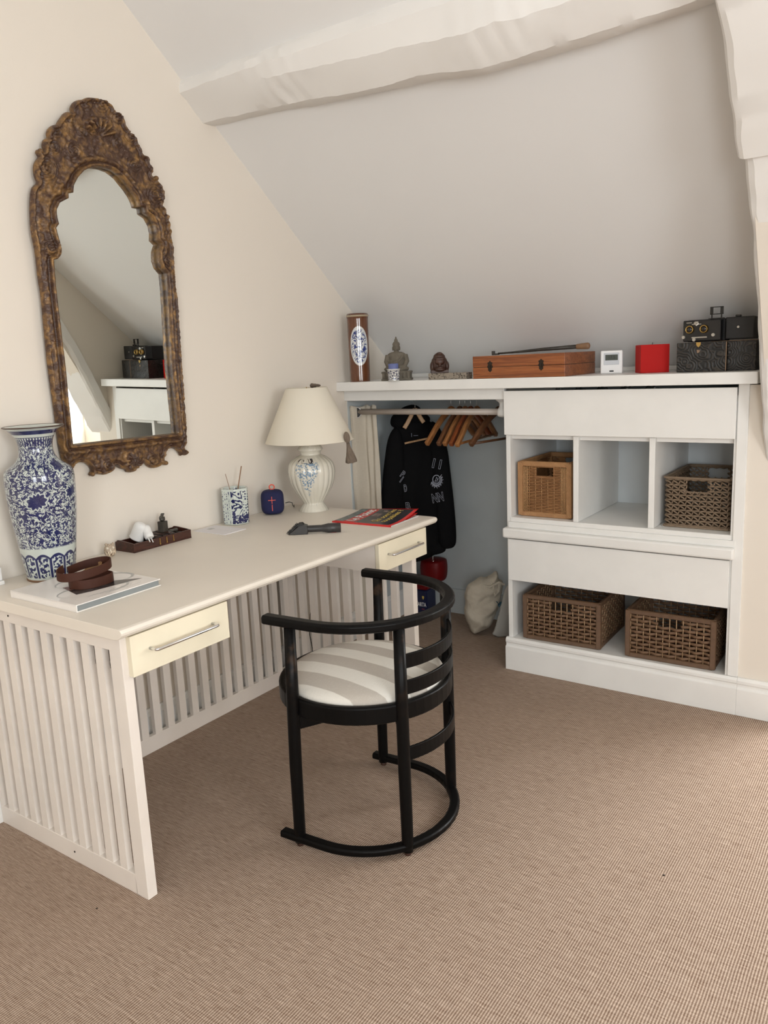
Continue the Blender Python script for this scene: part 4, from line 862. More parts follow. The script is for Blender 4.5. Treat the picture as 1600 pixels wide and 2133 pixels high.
# curtain with eyelets
lc = N('linen_curtain'); c = lc.coord(); a1_ = lc.noise(lc.map(c, (400, 400, 30)), 1, 2); a2_ = lc.noise(lc.map(c, (40, 40, 500)), 1, 2); lc.bump(lc.M('ADD', a1_, a2_), .35, .001)
mt['curtain'] = lc.out(lc.mix(lc.M('MULTIPLY', lc.M('ADD', a1_, a2_), .5), (.47, .42, .34), (.66, .60, .50)), .9)
CU = thing('curtain', 'beige linen eyelet curtain gathered at the left end of the rod', 'curtain', (0, 1.9, 0))
m = MB(); NU, NVV = 90, 60; vs = []
def curt(u, z):   # u 0..1 along the gathered cloth
    k = (1.135-z)/1.1
    x = .004+(.106+.012*k)*u; y = .030+.034*math.tanh((x-.030)/.012)+.009*sin(2*pi*3.2*u+.6)*min(1, .3+k)+.005*sin(u*21+z*5)*k+.003*sin(z*14+u*9)
    return (max(.006, x), y-.012, z)
for i in range(NU+1):
    for j in range(NVV+1): u = i/NU; z = .012+1.118*j/NVV+(.004*sin(u*16) if j == NVV else 0); vs.append(curt(u, z))
m.add(vs, [(i*(NVV+1)+j, (i+1)*(NVV+1)+j, (i+1)*(NVV+1)+j+1, i*(NVV+1)+j+1) for i in range(NU) for j in range(NVV)])
m.build('cloth', mt['curtain'], CU, smooth=True, solid=.0016)
m = MB(); m.tube([(.028+.0185*cos(a), .010+.011*cos(a), 1.100+.0245*sin(a)) for a in [2*pi*k/28 for k in range(28)]], .0026, 8, closed=True); m.build('eyelet', mt['steel'], CU, smooth=True)
m = MB(); nn = 24; m.add([(.028, .010, 1.100)]+[(.028+.017*cos(2*pi*k/nn), .010+.010*cos(2*pi*k/nn), 1.100+.0235*sin(2*pi*k/nn)) for k in range(nn)], [(0, 1+k, 1+(k+1) % nn) for k in range(nn)]); m.build('eyelet_hole', bpy.data.materials['black_rubber'], CU, solid=.002)
# hangers
hw1 = wood('hanger_wood', (.20, .075, .022), (.36, .16, .055), .35, (20, 3, 3)); hw2 = wood('hanger_red', (.16, .035, .012), (.26, .075, .022), .3, (20, 3, 3)); hw3 = wood('hanger_dark', (.09, .035, .014), (.16, .07, .03), .35, (20, 3, 3)); hw4 = wood('hanger_pale', (.34, .20, .10), (.48, .30, .16), .5, (20, 3, 3))
def hanger(label, x, ang, mat, bar=False, half=.205, drop=.128, group='wooden clothes hangers on the rail', hook=.028, bw=.014):
    H = thing('clothes_hanger', label, 'hanger', (x, 2.13, 1.176+.003), (0, 0, R(ang)), group)
    p = [(0, 0, 0), (0, 0, -.006)]
    MB().tube([(0, .013*sin(a), .013*(cos(a)-1)+.000) for a in [R(-20+14*k) for k in range(12)]][::-1] and [(0, -.0165, -.020)]*0+[(0, .0135*sin(R(a)), -.0135+.0135*cos(R(a))) for a in range(-100, 121, 20)]+[(0, .008, -.028), (0, .001, -.036), (0, 0, -.050-hook)], .0016, 8).build('hook', mt['steel'], H, smooth=True)
    z0 = -.092
    for s in (-1, 1):
        pts = []
        for k in range(15):
            t = k/14; y = s*half*t; z = z0+.012*(1-t)**2-drop*(t**1.05)*(.92+.08*t)+.020*sin(pi*min(1, t*1.1))*(.6); pts.append((bw*.0, y, z))
        sc = lambda t: [(a*bw/2*(1+.5*t), b_*(.0155-.004*t)) for a, b_ in [(-1, -.7), (-.6, -1), (.6, -1), (1, -.7), (1, .7), (.6, 1), (-.6, 1), (-1, .7)]]
        MB().sweep(pts, 0, 0, sec=sc).build('arm', mat, H, smooth=True, bevel=.001)
    if bar: MB().tube([(0, -half*.93, z0-drop+.004), (0, half*.93, z0-drop+.004)], .0058, 10).build('trouser_bar', mat, H, smooth=True)
    return H
hanger('orange brown wooden hanger, leftmost of the empty hangers', .412, -3, hw1)
hanger('brown wooden hanger second from the left among the empty ones', .459, 1, hw3)
hanger('brown wooden hanger with a metal tip, third of the empty hangers', .487, 2, hw1)
hanger('glossy red brown wooden hanger between the paler brown ones', .516, 3, hw2)
hanger('thick light brown hanger with trouser bar in front of the white price tag', .548, 5, hw1, True, .225)
h6 = hanger('dark wooden hanger with trouser bar nearest the white cabinet', .662, -12, hw3, True, .20)
HT = tag(MB().box(-.0008, .0008, .10, .17, -.016, .010).build('hanger_label', pw, rot=(R(-38), 0, R(8)), loc=(.590, 2.13, 1.15)), 'white paper label stuck on a wooden hanger arm', 'label')
# black sweatshirt on its hanger
HO = V((.205, 2.13, 0)); HN = V((.70, -.714, 0)).normalized(); HU = V((.714, .70, 0)).normalized()
def hp(px):
    d = f_f(px); t = (HO-CAM).dot(HN)/d.dot(HN); p = CAM+d*t; return ((p-HO).dot(HU), p.z)
fleece = N('black_fleece'); c = fleece.coord(); fleece.bump(fleece.noise(c, 260, 3), .2, .001); mt['fleece'] = fleece.out((.0045, .0045, .005), .92, spec=.12)
HD = thing('hooded_sweatshirt', 'black hooded sweatshirt with outlined white lettering hanging on a wooden hanger', 'sweatshirt', HO, (0, 0, atan2(HU.y, HU.x)))
TL = M(((0, 1, 0, 0), (-1, 0, 0, 0), (0, 0, 1, 0), (0, 0, 0, 1)))   # (h,u,w) -> local x=u, y=-h, z=w
def cloth(name, pix, thick, amp, seed, off=0, par=None, mat=None, smooth_it=2, st=.008):
    o = smooth_poly([hp(p) for p in pix], smooth_it)
    def hf(P, do, dh): return off+thick*np.sqrt(np.clip(1-(1-np.clip(do/.05, 0, 1))**2, 0, 1))+amp*vnoise(P*np.array([1.6, .45]), 30, seed)*np.clip(do/.03, 0, 1)
    vs, fs = relief(o, [], st, hf, lambda P, do, dh: off-.5*thick*np.sqrt(np.clip(1-(1-np.clip(do/.05, 0, 1))**2, 0, 1)))
    m = MB(); m.add([(u, -h, w) for h, u, w in vs], fs); return m.build(name, mat or mt['fleece'], par or HD, smooth=True)
body = cloth('torso', [(838, 862), (812, 905), (806, 960), (800, 1040), (796, 1110), (800, 1165), (850, 1175), (890, 1165), (915, 1150), (918, 1080), (915, 1000), (910, 930), (906, 885), (880, 866), (858, 872)], .035, .006, 1)
cloth('sleeve', [(822, 885), (806, 910), (799, 960), (795, 1000), (791, 1062), (789, 1120), (790, 1180), (812, 1182), (826, 1120), (838, 1050), (842, 990), (840, 930), (836, 900)], .030, .004, 5, off=.022)
cloth('sleeve', [(896, 872), (915, 890), (930, 930), (937, 990), (943, 1040), (949, 1115), (946, 1138), (926, 1142), (912, 1138), (906, 1080), (900, 1010), (893, 950), (888, 900)], .032, .004, 9, off=.024)
cloth('waistband', [(874, 1128), (878, 1152), (892, 1150), (897, 1156), (925, 1149), (928, 1138), (915, 1126)], .018, .003, 3, off=.02)
cloth('hood', [(822, 892), (812, 885), (814, 868), (826, 858), (836, 850), (846, 845), (860, 842), (872, 846), (880, 856), (890, 864), (897, 872), (892, 884), (872, 890), (862, 880), (850, 884), (838, 896)], .045, .004, 7, off=.006)
outl = plain('outline_print', (.34, .36, .42), .6); lab = plain('neck_label', (.30, .33, .42), .6)
def htext(s, px, size, rot=0, d=.062, sx=1, nm='lettering'):
    u, w = hp(px); cu = bpy.data.curves.new('t', 'FONT'); cu.body = s; cu.size = size; cu.align_x = 'CENTER'; cu.align_y = 'CENTER'; cu.fill_mode = 'NONE'; cu.bevel_depth = .0011; cu.bevel_resolution = 0; cu.offset = .0012
    o = bpy.data.objects.new('t', cu); COL.objects.link(o); me = bpy.data.meshes.new_from_object(o.evaluated_get(bpy.context.evaluated_depsgraph_get())); bpy.data.objects.remove(o)
    T = M.Translation((u, -d, w)) @ M.Rotation(R(90), 4, 'X') @ M.Rotation(R(rot), 4, 'Z') @ M.Diagonal((sx, 1, 1, 1)); me.transform(T); me.materials.clear(); me.materials.append(outl)
    r = bpy.data.objects.new(nm, me); COL.objects.link(r); r.parent = HD; return r
htext('I I', (904, 964), .062, -14, sx=1.0); htext('NN', (906, 1033), .062, 8, sx=.62); htext('B', (845, 1051), .050, 3, .055, .8)
htext('P', (834, 985), .042, -38, .055, .7); htext('I', (832, 996), .042, -38, .055, .7); htext('D', (840, 1014), .046, 5, .055, .45)
m = MB(); u, w = hp((903, 995))
m.tube([(u+.018*cos(a), -.0625, w+.021*sin(a)) for a in [2*pi*k/24 for k in range(24)]], .0019, 6, closed=True)
for k in range(26):
    a = R(200+k*7.6); r1, r2 = .022, .031+.004*sin(k*2.3); m.tube([(u+r1*cos(a), -.0625, w+r1*1.15*sin(a)), (u+r2*cos(a+.1), -.0625, w+r2*1.2*sin(a+.1)-.002)], .0013, 5)
for a, b_ in (((-.006, -.006), (.002, .012)), ((.002, .012), (.005, -.002)), ((-.010, -.008), (.010, -.003)), ((-.008, -.013), (.009, -.012)), ((.005, -.002), (.011, .006))): m.tube([(u+a[0], -.0625, w+a[1]), (u+b_[0], -.0625, w+b_[1])], .0010, 5)
m.build('round_crest', outl, HD)
u, w = hp((862, 905)); MB().box(u-.012, u+.010, -.052, -.0515, w-.0015, w).build('neck_tag', lab, HD); u, w = hp((853, 903)); MB().box(u-.001, u+.0005, -.052, -.0515, w-.012, w+.006).build('neck_tag', lab, HD)
u, w = hp((899, 1160)); m = MB(); m.tube([(u, -.03, w+.012), (u, -.03, w-.004)], .002, 6).tube([(u+.004*cos(a), -.03, w-.010+.006*sin(a)) for a in [2*pi*k/12 for k in range(12)]], .0009, 5, closed=True); m.build('zip_pull', mt['steel'], HD)
def h3(px, off): u, w = hp(px); return HO+HU*u+HN*off+V((0, 0, w))
neck = h3((859, 851), .062); HH = thing('clothes_hanger', 'pale wooden hanger carrying the black sweatshirt', 'hanger', neck, (0, 0, 0), 'wooden clothes hangers on the rail')
L3 = lambda px, off=.062: h3(px, off)-neck
for e in ((837, 890), (877, 878)):
    a = L3((859, 852)); b_ = L3(e)
    MB().sweep([a+V((0, 0, .004)), a.lerp(b_, .3)+V((0, 0, .004)), a.lerp(b_, .7)-V((0, 0, .001)), b_], .012, .020, up=V((0, 0, 1))).build('arm', hw4, HH, bevel=.003)
MB().tube([L3((838, 921)), L3((884, 911))], .0048, 8).build('trouser_bar', hw4, HH)
tp = V((.205, 2.13, 1.1765))-neck
MB().tube([L3((859, 851)), L3((859, 843)), tp+V((0, -.012, -.010)), tp+V((0, -.009, -.002)), tp, tp+V((0, .011, -.006)), tp+V((0, .014, -.014))], .0015, 8).build('hook', mt['steel'], HH, smooth=True)
# cotton bag and paper bag
BO = V((.56, 2.22, 0)); BN = V((.62, -.785, 0)).normalized(); BU = V((.785, .62, 0)).normalized()
def bp(px):
    d = f_f(px); t = (BO-CAM).dot(BN)/d.dot(BN); p = CAM+d*t; return ((p-BO).dot(BU), max(.002, p.z))
cot = N('cotton_bag'); c = cot.coord(); cot.bump(cot.M('ADD', cot.M('MULTIPLY', cot.noise(c, 26, 3, 1.5), 1.6), cot.M('MULTIPLY', cot.noise(c, 300, 2), .2)), .5, .004); mt['cotton'] = cot.out((.52, .465, .375), .9)
def bag(name, label, cat, pix, thick, mat, off, amp, origin=BO):
    T_ = thing(name, label, cat, origin, (0, 0, atan2(BU.y, BU.x)))
    o = smooth_poly([bp(p) for p in pix], 1)
    hf = lambda P, do, dh: off+thick*np.sqrt(np.clip(1-(1-np.clip(do/.07, 0, 1))**2, 0, 1))+amp*(vnoise(P*np.array([.6, 1.5]), 45, 4)-1.3*np.abs(vnoise(P*np.array([.7, 1.2]), 38, 6))+.5*np.abs(vnoise(P, 90, 8)))*np.clip(do/.02, 0, 1)
    vs, fs = relief(o, [], .006, hf, lambda P, do, dh: off-.6*thick*np.clip(do/.05, 0, 1))
    m = MB(); m.add([(u, -h, max(.001, w)) for h, u, w in vs], fs); m.build('body', mat, T_, smooth=True); return T_
BG = bag('tote_bag', 'stuffed cream cotton bag slumped against the cabinet on the closet floor', 'bag', [(972, 1222), (967, 1240), (970, 1256), (966, 1272), (970, 1290), (976, 1302), (980, 1312), (984, 1319), (992, 1318), (1010, 1310), (1022, 1304), (1036, 1270), (1044, 1240), (1048, 1216), (1046, 1208), (1038, 1206), (1037, 1192), (1032, 1188), (1024, 1196), (1010, 1203), (1000, 1200), (990, 1208), (976, 1216)], .070, mt['cotton'], 0, .009)
def bl(px, h): u, w = bp(px); return V((u, -h, w))
MB().sweep([bl((1002, 1213), .050), bl((1015, 1216), .058), bl((1026, 1210), .060), bl((1034, 1206), .058), bl((1046, 1212), .05)], .012, .012).build('knotted_handle', mt['cotton'], BG, bevel=.003)
MB().sweep([bl((1024, 1208), .06), bl((1023, 1220), .064), bl((1026, 1232), .062), bl((1033, 1224), .06), bl((1035, 1208), .058)], .010, .014).build('knotted_handle', mt['cotton'], BG, bevel=.003)
tl = plain('teal_print', (.02, .07, .10), .7); m = MB(); c0 = bl((1034, 1249), .052)
for k in range(11): a = R(80+k*22); m.box(-.0022, .0022, -.0005, .0005, .004, .020+.003*sin(k*2), M.Translation(c0) @ M.Rotation(a, 4, 'Y'))
m.build('leaf_print', tl, BG)
PB = bag('paper_bag', 'plain grey paper bag leaning between the cotton bag and the cabinet side', 'bag', [(1046, 1214), (1040, 1240), (1033, 1268), (1024, 1300), (1018, 1311), (1030, 1322), (1045, 1331), (1058, 1333), (1062, 1332), (1062, 1212), (1054, 1208)], .012, plain('grey_paper', (.40, .385, .35), .8, var=.03), .075, .0012)
# battery lantern with red head
LN = thing('battery_torch', 'big torch with red head and blue body printed in white behind the desk leg', 'torch', (.085, 2.335, 0))
redp = plain('red_plastic', (.13, .0015, .002), .5, spec=.25); navy = plain('navy_print', (.005, .009, .045), .4)
MB().box(-.058, .056, -.05, .05, 0, .138).build('body', navy, LN, bevel=.010)
MB().box(-.061, .059, -.053, .053, .138, .170).build('collar', redp, LN, bevel=.013)
MB().box(-.04, .046, -.04, .04, .168, .20).build('neck', redp, LN, bevel=.012)
m = MB(); m.lathe(refine([(.001, .188), (.048, .189), (.064, .205), (.069, .245), (.067, .285), (.056, .302), (.001, .308)], 3), 32, c=(.078, 0, 0), rf=lambda a, z: .80+.2/max(abs(cos(a)), abs(sin(a)))*.95); m.build('lamp_head', redp, LN, smooth=True)
T = frame(V((.0215, -.0508, .060)), (1, 0, 0), (0, 0, 1)); text('VARTA', .031, ink, LN, T, sx=.66, bold=.0004)
MB().prism([(.030, .108), (.042, .108), (.042, .098), (.036, .088), (.030, .098)], 'y', -.0510, -.0500).build('yellow_mark', yel, LN)
MB().box(.026, .042, -.0508, -.05, .034, .038).build('pink_mark', plain('pink_print', (.35, .05, .06), .5), LN)

# ================================================ things on the shelf
ZS = 1.2464
def v2mat():
    n = N('brown_glaze'); uv = n.coord('UV'); u, v, _ = n.sep(uv); x = n.M('MULTIPLY', n.M('SUBTRACT', u, .5), .30); p = n.comb(x, v)
    dx = n.M('DIVIDE', x, .0430); dz = n.M('DIVIDE', n.M('SUBTRACT', v, .158), .083); ang = n.M('ARCTAN2', dz, dx)
    d = n.M('SQRT', n.M('ADD', n.M('POWER', n.M('ABSOLUTE', dx), 2.6), n.M('POWER', n.M('ABSOLUTE', dz), 2.6))); d = n.M('ADD', d, n.M('MULTIPLY', n.M('COSINE', n.M('MULTIPLY', ang, 4.0)), -.05)); ins = n.M('SUBTRACT', 1.0, n.step(d, .985, 1.015))
    pa = n.M('MAXIMUM', n.M('SUBTRACT', 1.0, n.step(n.M('ABSOLUTE', n.M('SUBTRACT', n.noise(p, 34, 1, 1.8), .5)), .03, .05)), n.step(n.noise(p, 62, 2, 1), .56, .60)); pa = n.M('MULTIPLY', pa, n.M('SUBTRACT', 1.0, n.step(d, .80, .88)))
    col = n.mix(ins, n.mix(n.noise(p, 20, 2), (.105, .036, .016), (.15, .055, .024)), n.mix(pa, (.66, .68, .68), (.03, .05, .20))); col = n.mix(band(n, v, .286, .293), col, (.40, .33, .22)); return n.out(col, .12, Coat_Weight=.5)
V2 = thing('cylinder_vase', 'brown glazed cylindrical vase with a blue and white flower panel on the shelf', 'vase', (.106, 1.846, ZS), (0, 0, R(-50+0)))
o = MB().lathe(refine([(.001, 0), (.043, 0), (.0455, .003), (.0460, .02), (.0468, .15), (.0475, .262), (.0480, .280), (.0515, .291), (.0500, .2925), (.044, .280), (.043, .05), (.001, .04)], 3), 56).build('body', v2mat(), V2, smooth=True)
lathe_uv(o)
bst = N('weathered_stone'); c = bst.coord(); bst.bump(bst.noise(c, 150, 5), .5, .002); mt['bstone'] = bst.out(bst.mix(bst.noise(c, 50, 4), (.085, .072, .055), (.20, .175, .135)), .9)
BU_ = thing('buddha_statue', 'small grey stone seated buddha statue behind a blue candle on the shelf', 'statue', (.288, 1.878, ZS), (0, 0, R(26)))
m = MB(); E = m.ell
m.box(-.062, .062, -.038, .038, 0, .040); m.box(-.066, .066, -.042, .042, 0, .008); m.box(-.065, .065, -.041, .041, .032, .040)
for k in range(7): E((-.054+.018*k, -.040, .020), (.007, .004, .012), 10)
E((0, .004, .082), (.037, .024, .040)); E((0, .004, .108), (.043, .021, .018)); E((0, -.002, .055), (.044, .028, .018)); E((-.030, -.012, .050), (.026, .020, .012)); E((.030, -.012, .050), (.026, .020, .012)); E((0, -.024, .046), (.036, .012, .009))
m.tube([(-.038, .004, .110), (-.046, -.002, .082), (-.036, -.016, .060), (-.010, -.026, .056)], [.012, .011, .010, .008], 10); m.tube([(.038, .004, .110), (.046, -.002, .082), (.036, -.016, .060), (.010, -.026, .056)], [.012, .011, .010, .008], 10)
m.tube([(0, .004, .115), (0, .003, .132)], .011, 12); E((0, 0, .146), (.0150, .0155, .020)); E((0, .003, .156), (.0165, .0165, .015)); E((0, .003, .172), (.0085, .0085, .010)); E((0, .003, .182), (.0040, .0040, .009)); E((0, -.0155, .144), (.0025, .003, .005)); E((-.0155, .002, .139), (.003, .004, .010)); E((.0155, .002, .139), (.003, .004, .010)); E((0, -.0135, .136), (.005, .002, .0015))
for k in range(5): m.tube([(.034-.002*k, -.010-.002*k, .112-.004*k), (.010-.004*k, -.024, .090-.007*k), (-.026+.002*k, -.020, .078-.006*k)], .0022, 6)
m.build('figure', mt['bstone'], BU_, remesh=.0016, smooth=True)
CN = thing('candle_pot', 'small blue and white porcelain candle pot with lilac candle in front of the buddha', 'candle pot', (.322, 1.800, ZS))
def cpp(n, u, v):
    p = n.comb(n.M('MULTIPLY', u, .18), v); return n.M('MULTIPLY', n.M('MAXIMUM', n.M('SUBTRACT', 1.0, n.step(n.M('ABSOLUTE', n.M('SUBTRACT', n.noise(p, 75, 1, 2), .5)), .04, .06)), n.step(n.noise(p, 150, 1), .56, .6)), band(n, v, .003, .045))
o = MB().lathe(refine([(.001, 0), (.023, 0), (.0245, .003), (.027, .046), (.0295, .048), (.0295, .051), (.027, .0515), (.025, .049), (.024, .040), (.001, .038)], 2), 40).build('pot', porcelain('candle_pot_glaze', (.72, .72, .68), (.02, .022, .06), cpp), CN, smooth=True); lathe_uv(o)
MB().lathe([(.001, .038), (.0215, .038), (.0220, .042), (.0222, .072), (.0205, .0745), (.001, .0735)], 32).build('candle', plain('lilac_wax', (.13, .16, .36), .5), CN, smooth=True)
# carved head and carved wood block
dkw = N('dark_carved_wood'); c = dkw.coord(); dkw.bump(dkw.noise(c, 90, 4), .4, .002); mt['dkw'] = dkw.out(dkw.mix(dkw.noise(c, 40, 4), (.018, .010, .008), (.085, .035, .020)), .45)
HB = thing('carved_figurine', 'dark brown carved head shaped figurine on the little carved block on the shelf', 'carving', (.520, 1.858, ZS+.0262), (0, 0, R(35)))
m = MB(); E = m.ell; E((0, .004, .038), (.036, .026, .040)); E((0, 0, .064), (.026, .022, .022)); m.box(-.037, .037, -.018, .024, 0, .012); E((0, -.021, .048), (.020, .010, .014)); E((0, -.026, .034), (.006, .008, .010)); E((-.011, -.024, .045), (.006, .005, .004)); E((.011, -.024, .045), (.006, .005, .004)); E((0, -.024, .022), (.014, .007, .005)); E((0, -.022, .014), (.020, .008, .006)); E((0, -.019, .060), (.023, .009, .006)); E((-.031, -.006, .028), (.010, .016, .022)); E((.031, -.006, .028), (.010, .016, .022)); E((0, -.012, .080), (.014, .012, .008))
m.build('head', mt['dkw'], HB, remesh=.0016, smooth=True)
cw = N('limed_carving'); c = cw.coord(); cw.bump(cw.M('ADD', cw.vor(c, 130), cw.noise(c, 90, 2)), .9, .003); g_ = cw.vor(c, 130)
mt['limed'] = cw.out(cw.mix(cw.step(cw.M('ADD', g_, cw.M('MULTIPLY', cw.noise(c, 30, 3), .4)), .35, .75), (.06, .048, .038), (.30, .255, .20)), .85)
KB = thing('carved_block', 'long limed wood carved block on the shelf under the dark head', 'carved block', (.485, 1.822, ZS), (0, 0, R(1)))
MB().box(0, .182, 0, .055, 0, .026).build('block', mt['limed'], KB, bevel=.0015); MB().box(.022, .160, -.0012, .001, .005, .021).build('fretwork', mt['limed'], KB)
# wooden case with hinges and fork lying on it
mahg = wood('cherry_case', (.19, .050, .012), (.36, .115, .030), .35, (1.2, 18, 30), .05)
WC = thing('wooden_case', 'long polished reddish brown wooden case with two dark latches on the shelf', 'case', (.712, 1.80, ZS), (0, 0, R(.5)))
MB().box(0, .393, 0, .33, 0, .044).build('case_bottom', mahg, WC, bevel=.0015); MB().box(0, .393, 0, .33, .0455, .089).build('lid', mahg, WC, bevel=.0015)
MB().box(.002, .391, .002, .328, .040, .05).build('seam', mt['ebony'], WC)
for x in (.078, .297):
    m = MB(); pl = [(0, .022), (.004, .017), (.011, .014), (.008, .006), (.012, -.002), (.007, -.010), (.009, -.016), (.003, -.020), (0, -.024)]
    pl = [(a, b_) for a, b_ in pl]+[(-a, b_) for a, b_ in pl[::-1][1:-1]]; m.prism([(x+a, .048+b_) for a, b_ in pl], 'y', -.0018, 0); m.box(x-.003, x+.003, -.005, -.0015, .038, .052); m.build('latch', plain('dark_iron', (.035, .025, .018), .5, .6), WC)
for z in (.008, .079): MB().box(0, .393, -.0004, .0004, z, z+.0008).build('inlay', mt['ebony'], WC)
FK = thing('back_scratcher', 'dark back scratcher with a pale handle end lying on the wooden case', 'back scratcher', (.786, 1.835, ZS+.0955), (0, R(-1.4), R(9)))
dh_ = plain('dark_horn', (.030, .024, .018), .5, var=.4, sc=30)
MB().tube([(.022, 0, .001), (.08, 0, .001), (.20, 0, .0045), (.34, 0, .0055)], [.0035, .004, .0065, .0085], 12).build('shaft', dh_, FK, smooth=True)
MB().lathe(refine([(.0005, 0), (.009, 0), (.0105, .012), (.0125, .038), (.0110, .050), (.0005, .054)], 2), 20, T=M.Translation((.335, 0, .0055)) @ M.Rotation(R(90), 4, 'Y')).build('handle', plain('pale_horn', (.20, .11, .055), .4), FK, smooth=True)
m = MB(); m.box(0, .024, -.013, .013, -.0045, .0015); [m.box(-.001, .006, -.013+.0055*k, -.0095+.0055*k, -.0045, .012) for k in range(5)]; m.build('claw', dh_, FK, bevel=.0008)
# thermostat
TH_ = thing('thermostat', 'white digital room thermostat with grey display standing on the shelf', 'thermostat', (1.178, 1.985, ZS), (R(-4), 0, R(17)))
MB().box(0, .083, 0, .026, 0, .089).build('housing', plain('thermo_white', (.84, .84, .83), .4, var=.01), TH_, bevel=.004)
MB().box(.012, .070, -.0018, .001, .034, .080).build('bezel', plain('thermo_grey', (.55, .57, .60), .35, var=.01), TH_, bevel=.003)
MB().box(.018, .065, -.0026, -.001, .051, .073).build('display', plain('lcd_green', (.045, .055, .038), .5, var=.05), TH_)
T = frame(V((.042, -.0031, .062)), (1, 0, 0), (0, 0, 1)); text('17.5', .016, bpy.data.materials['black_rubber'], TH_, T, name='digits')
MB().box(.034, .050, -.0008, .0, .007, .012).build('logo', bpy.data.materials['black_rubber'], TH_)
# red cube candle
wx = N('red_wax'); mt['wax'] = wx.out((.46, .004, .002), .6, spec=.2)
RC = thing('cube_candle', 'square red wax candle standing between thermostat and black camera box', 'candle', (1.372, 2.004, ZS), (0, 0, R(28)))
MB().box(-.052, .052, -.052, .052, 0, .104).build('wax_block', mt['wax'], RC, bevel=.0015, seg=3)
MB().tube([(0, 0, .1035), (.001, 0, .112)], .0012, 6).build('wick', bpy.data.materials['black_rubber'], RC)
# box and stereo camera
pb = N('embossed_paper'); c = pb.coord(); vv = pb.add('ShaderNodeTexVoronoi', feature='F1'); pb.put(vv.inputs['Vector'], c); vv.inputs['Scale'].default_value = 24
ringp = pb.M('SINE', pb.M('ADD', pb.M('MULTIPLY', vv.outputs['Distance'], 34.0), pb.M('MULTIPLY', pb.noise(c, 40, 1), 9.0))); pb.bump(ringp, .5, .001)
mt['emb'] = pb.out(pb.mix(pb.step(ringp, .4, .9), (.006, .0055, .005), (.040, .030, .022)), .45)
BX = thing('camera_box', 'black embossed storage box with worn edges at the right end of the shelf', 'box', (1.487, 1.912, ZS), (0, 0, R(2)))
wornp = plain('worn_board', (.30, .20, .13), .9)
MB().box(0, .166, 0, .19, 0, .104).build('case', mt['emb'], BX, bevel=.002); MB().box(.168, .262, .012, .19, 0, .103).build('side_panel', mt['emb'], BX, bevel=.002)
m = MB(); m.box(.1655, .1685, -.0006, .002, .002, .102); m.build('worn_edge', wornp, BX)
MB().box(.11, .258, .03, .18, .1035, .1055).build('worn_top', wornp, BX)
m = MB(); m.prism([(.066, .104), (.082, .104), (.081, .094), (.074, .086), (.067, .094)], 'y', -.0015, 0); m.build('clasp', mt['brass'], BX)
MB().prism([(.068, .078), (.080, .076), (.077, .068), (.070, .066)], 'y', -.0006, 0).build('scuff', wornp, BX)
KC = thing('stereo_camera', 'antique black stereo camera with two brass lenses on top of the black box', 'camera', (1.506, 1.915, ZS+.1056), (0, 0, R(2)))
lq = plain('black_enamel', (.008, .008, .009), .18); ltr = plain('black_leatherette', (.010, .009, .009), .55, bump=.4, bsc=400); nk = plain('nickel', (.42, .40, .36), .35, .9)
MB().box(0, .128, 0, .05, .002, .076).build('front_plate', lq, KC, bevel=.004); MB().box(.006, .136, .045, .13, 0, .078).build('body', ltr, KC, bevel=.003); MB().box(.138, .232, .022, .13, .004, .080).build('magazine_back', ltr, KC, bevel=.004)
for x in (.024, .072):
    t_ = M.Translation((x, .001, .044)) @ M.Rotation(R(90), 4, 'X')
    l = MB().lathe([(.0085, 0), (.0145, 0), (.0150, .006), (.0128, .008), (.0135, .014), (.0115, .0155), (.0098, .012), (.0085, .006)], 28, T=t_).build('lens_barrel', mt['brass'], KC, smooth=True)
    m = MB(); m.lathe(refine([(.0002, .009), (.006, .0085), (.0100, .006)], 2), 24, T=t_); m.build('lens_glass', plain('lens_dark', (.02, .022, .03), .05), l, smooth=True)
for a in [(.030, .062, -.003, 0, .060, .063), (.012, .030, -.003, 0, .066, .069), (.040, .052, -.003, 0, .064, .071), (.030, .082, -.0025, 0, .013, .018)]: MB().box(*a).build('shutter_lever', nk, KC, bevel=.0006)
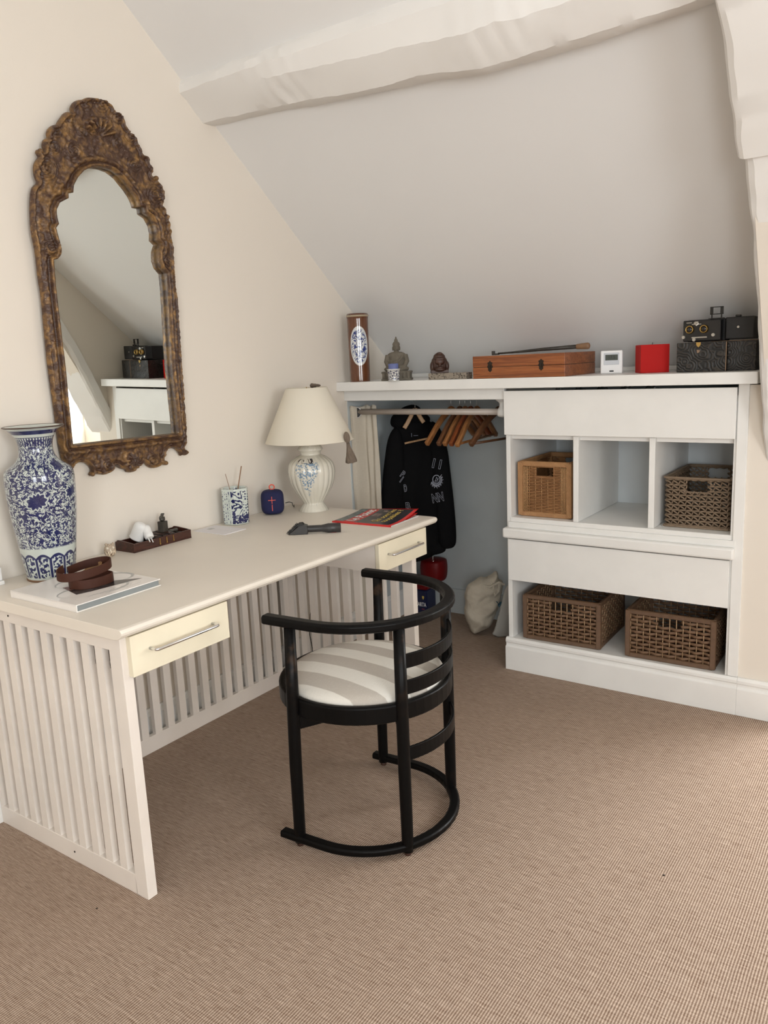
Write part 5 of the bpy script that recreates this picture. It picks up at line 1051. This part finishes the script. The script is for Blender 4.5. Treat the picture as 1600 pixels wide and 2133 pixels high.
MB().sweep([(.038, -.002, .068), (.046, -.003, .058), (.054, -.002, .064)], .002, .006).build('shutter_lever', nk, KC)
for x, z in ((.0, .018), (.100, .022), (.036, .008)): MB().lathe([(.0003, .006), (.0058, .006), (.0060, 0), (.0003, 0)], 16, T=M.Translation((x+.003, 0, z)) @ M.Rotation(R(90), 4, 'X')).build('knob', nk, KC)
VF = MB(); 
for a in [(.086, .096, .02, .026, .092, .118), (.120, .130, .02, .026, .092, .118), (.086, .130, .02, .026, .116, .119), (.086, .130, .02, .026, .092, .095), (.090, .094, .02, .026, .078, .093), (.122, .126, .02, .026, .078, .093)]: VF.box(*a)
VF.build('viewfinder_frame', lq, KC); MB().box(.082, .134, .014, .032, .076, .080).build('viewfinder_base', lq, KC, bevel=.001)
MB().box(.165, .183, .05, .07, .080, .088).build('spirit_level', lq, KC, bevel=.002); MB().lathe([(.0003, .003), (.004, .003), (.0042, 0), (.0003, 0)], 12, T=M.Translation((.180, .022, .045)) @ M.Rotation(R(90), 4, 'X')).build('crank', nk, KC)
# cable on the wall behind the desk, crumbs on the carpet
def on_x(px, x):
    d = f_f(px); t = (x-CAM.x)/d.x; return CAM+d*t
tag(MB().tube([on_x((645, 1234), .030), on_x((652, 1252), .030), on_x((651, 1262), .032), on_x((646, 1280), .028), on_x((645, 1320), .028), on_x((651, 1352), .030), on_x((652, 1366), .03)], .0018, 6).build('wall_cable', bpy.data.materials['black_plastic'], smooth=True), 'black cable hanging on the wall behind the slatted desk back', 'cable')
def floor_pt(px): d = f_f(px); t = -CAM.z/d.z; return CAM+d*t
for px, r, lb in (((1383, 1824), .0032, 'small dark crumb on the open carpet right of the chair'), ((202, 1893), .0026, 'tiny dark speck on the carpet in front of the desk panel')):
    p = floor_pt(px); tag(MB().ell((0, 0, .0015), (r, r*.6, .0018), 10, fn=lambda q: 1+.3*sin(q.x*7)).build('crumb', bpy.data.materials['dark_hole'], smooth=True, loc=(p.x, p.y, 0), rot=(0, 0, .7)), lb, 'crumb', 'crumbs on the carpet')
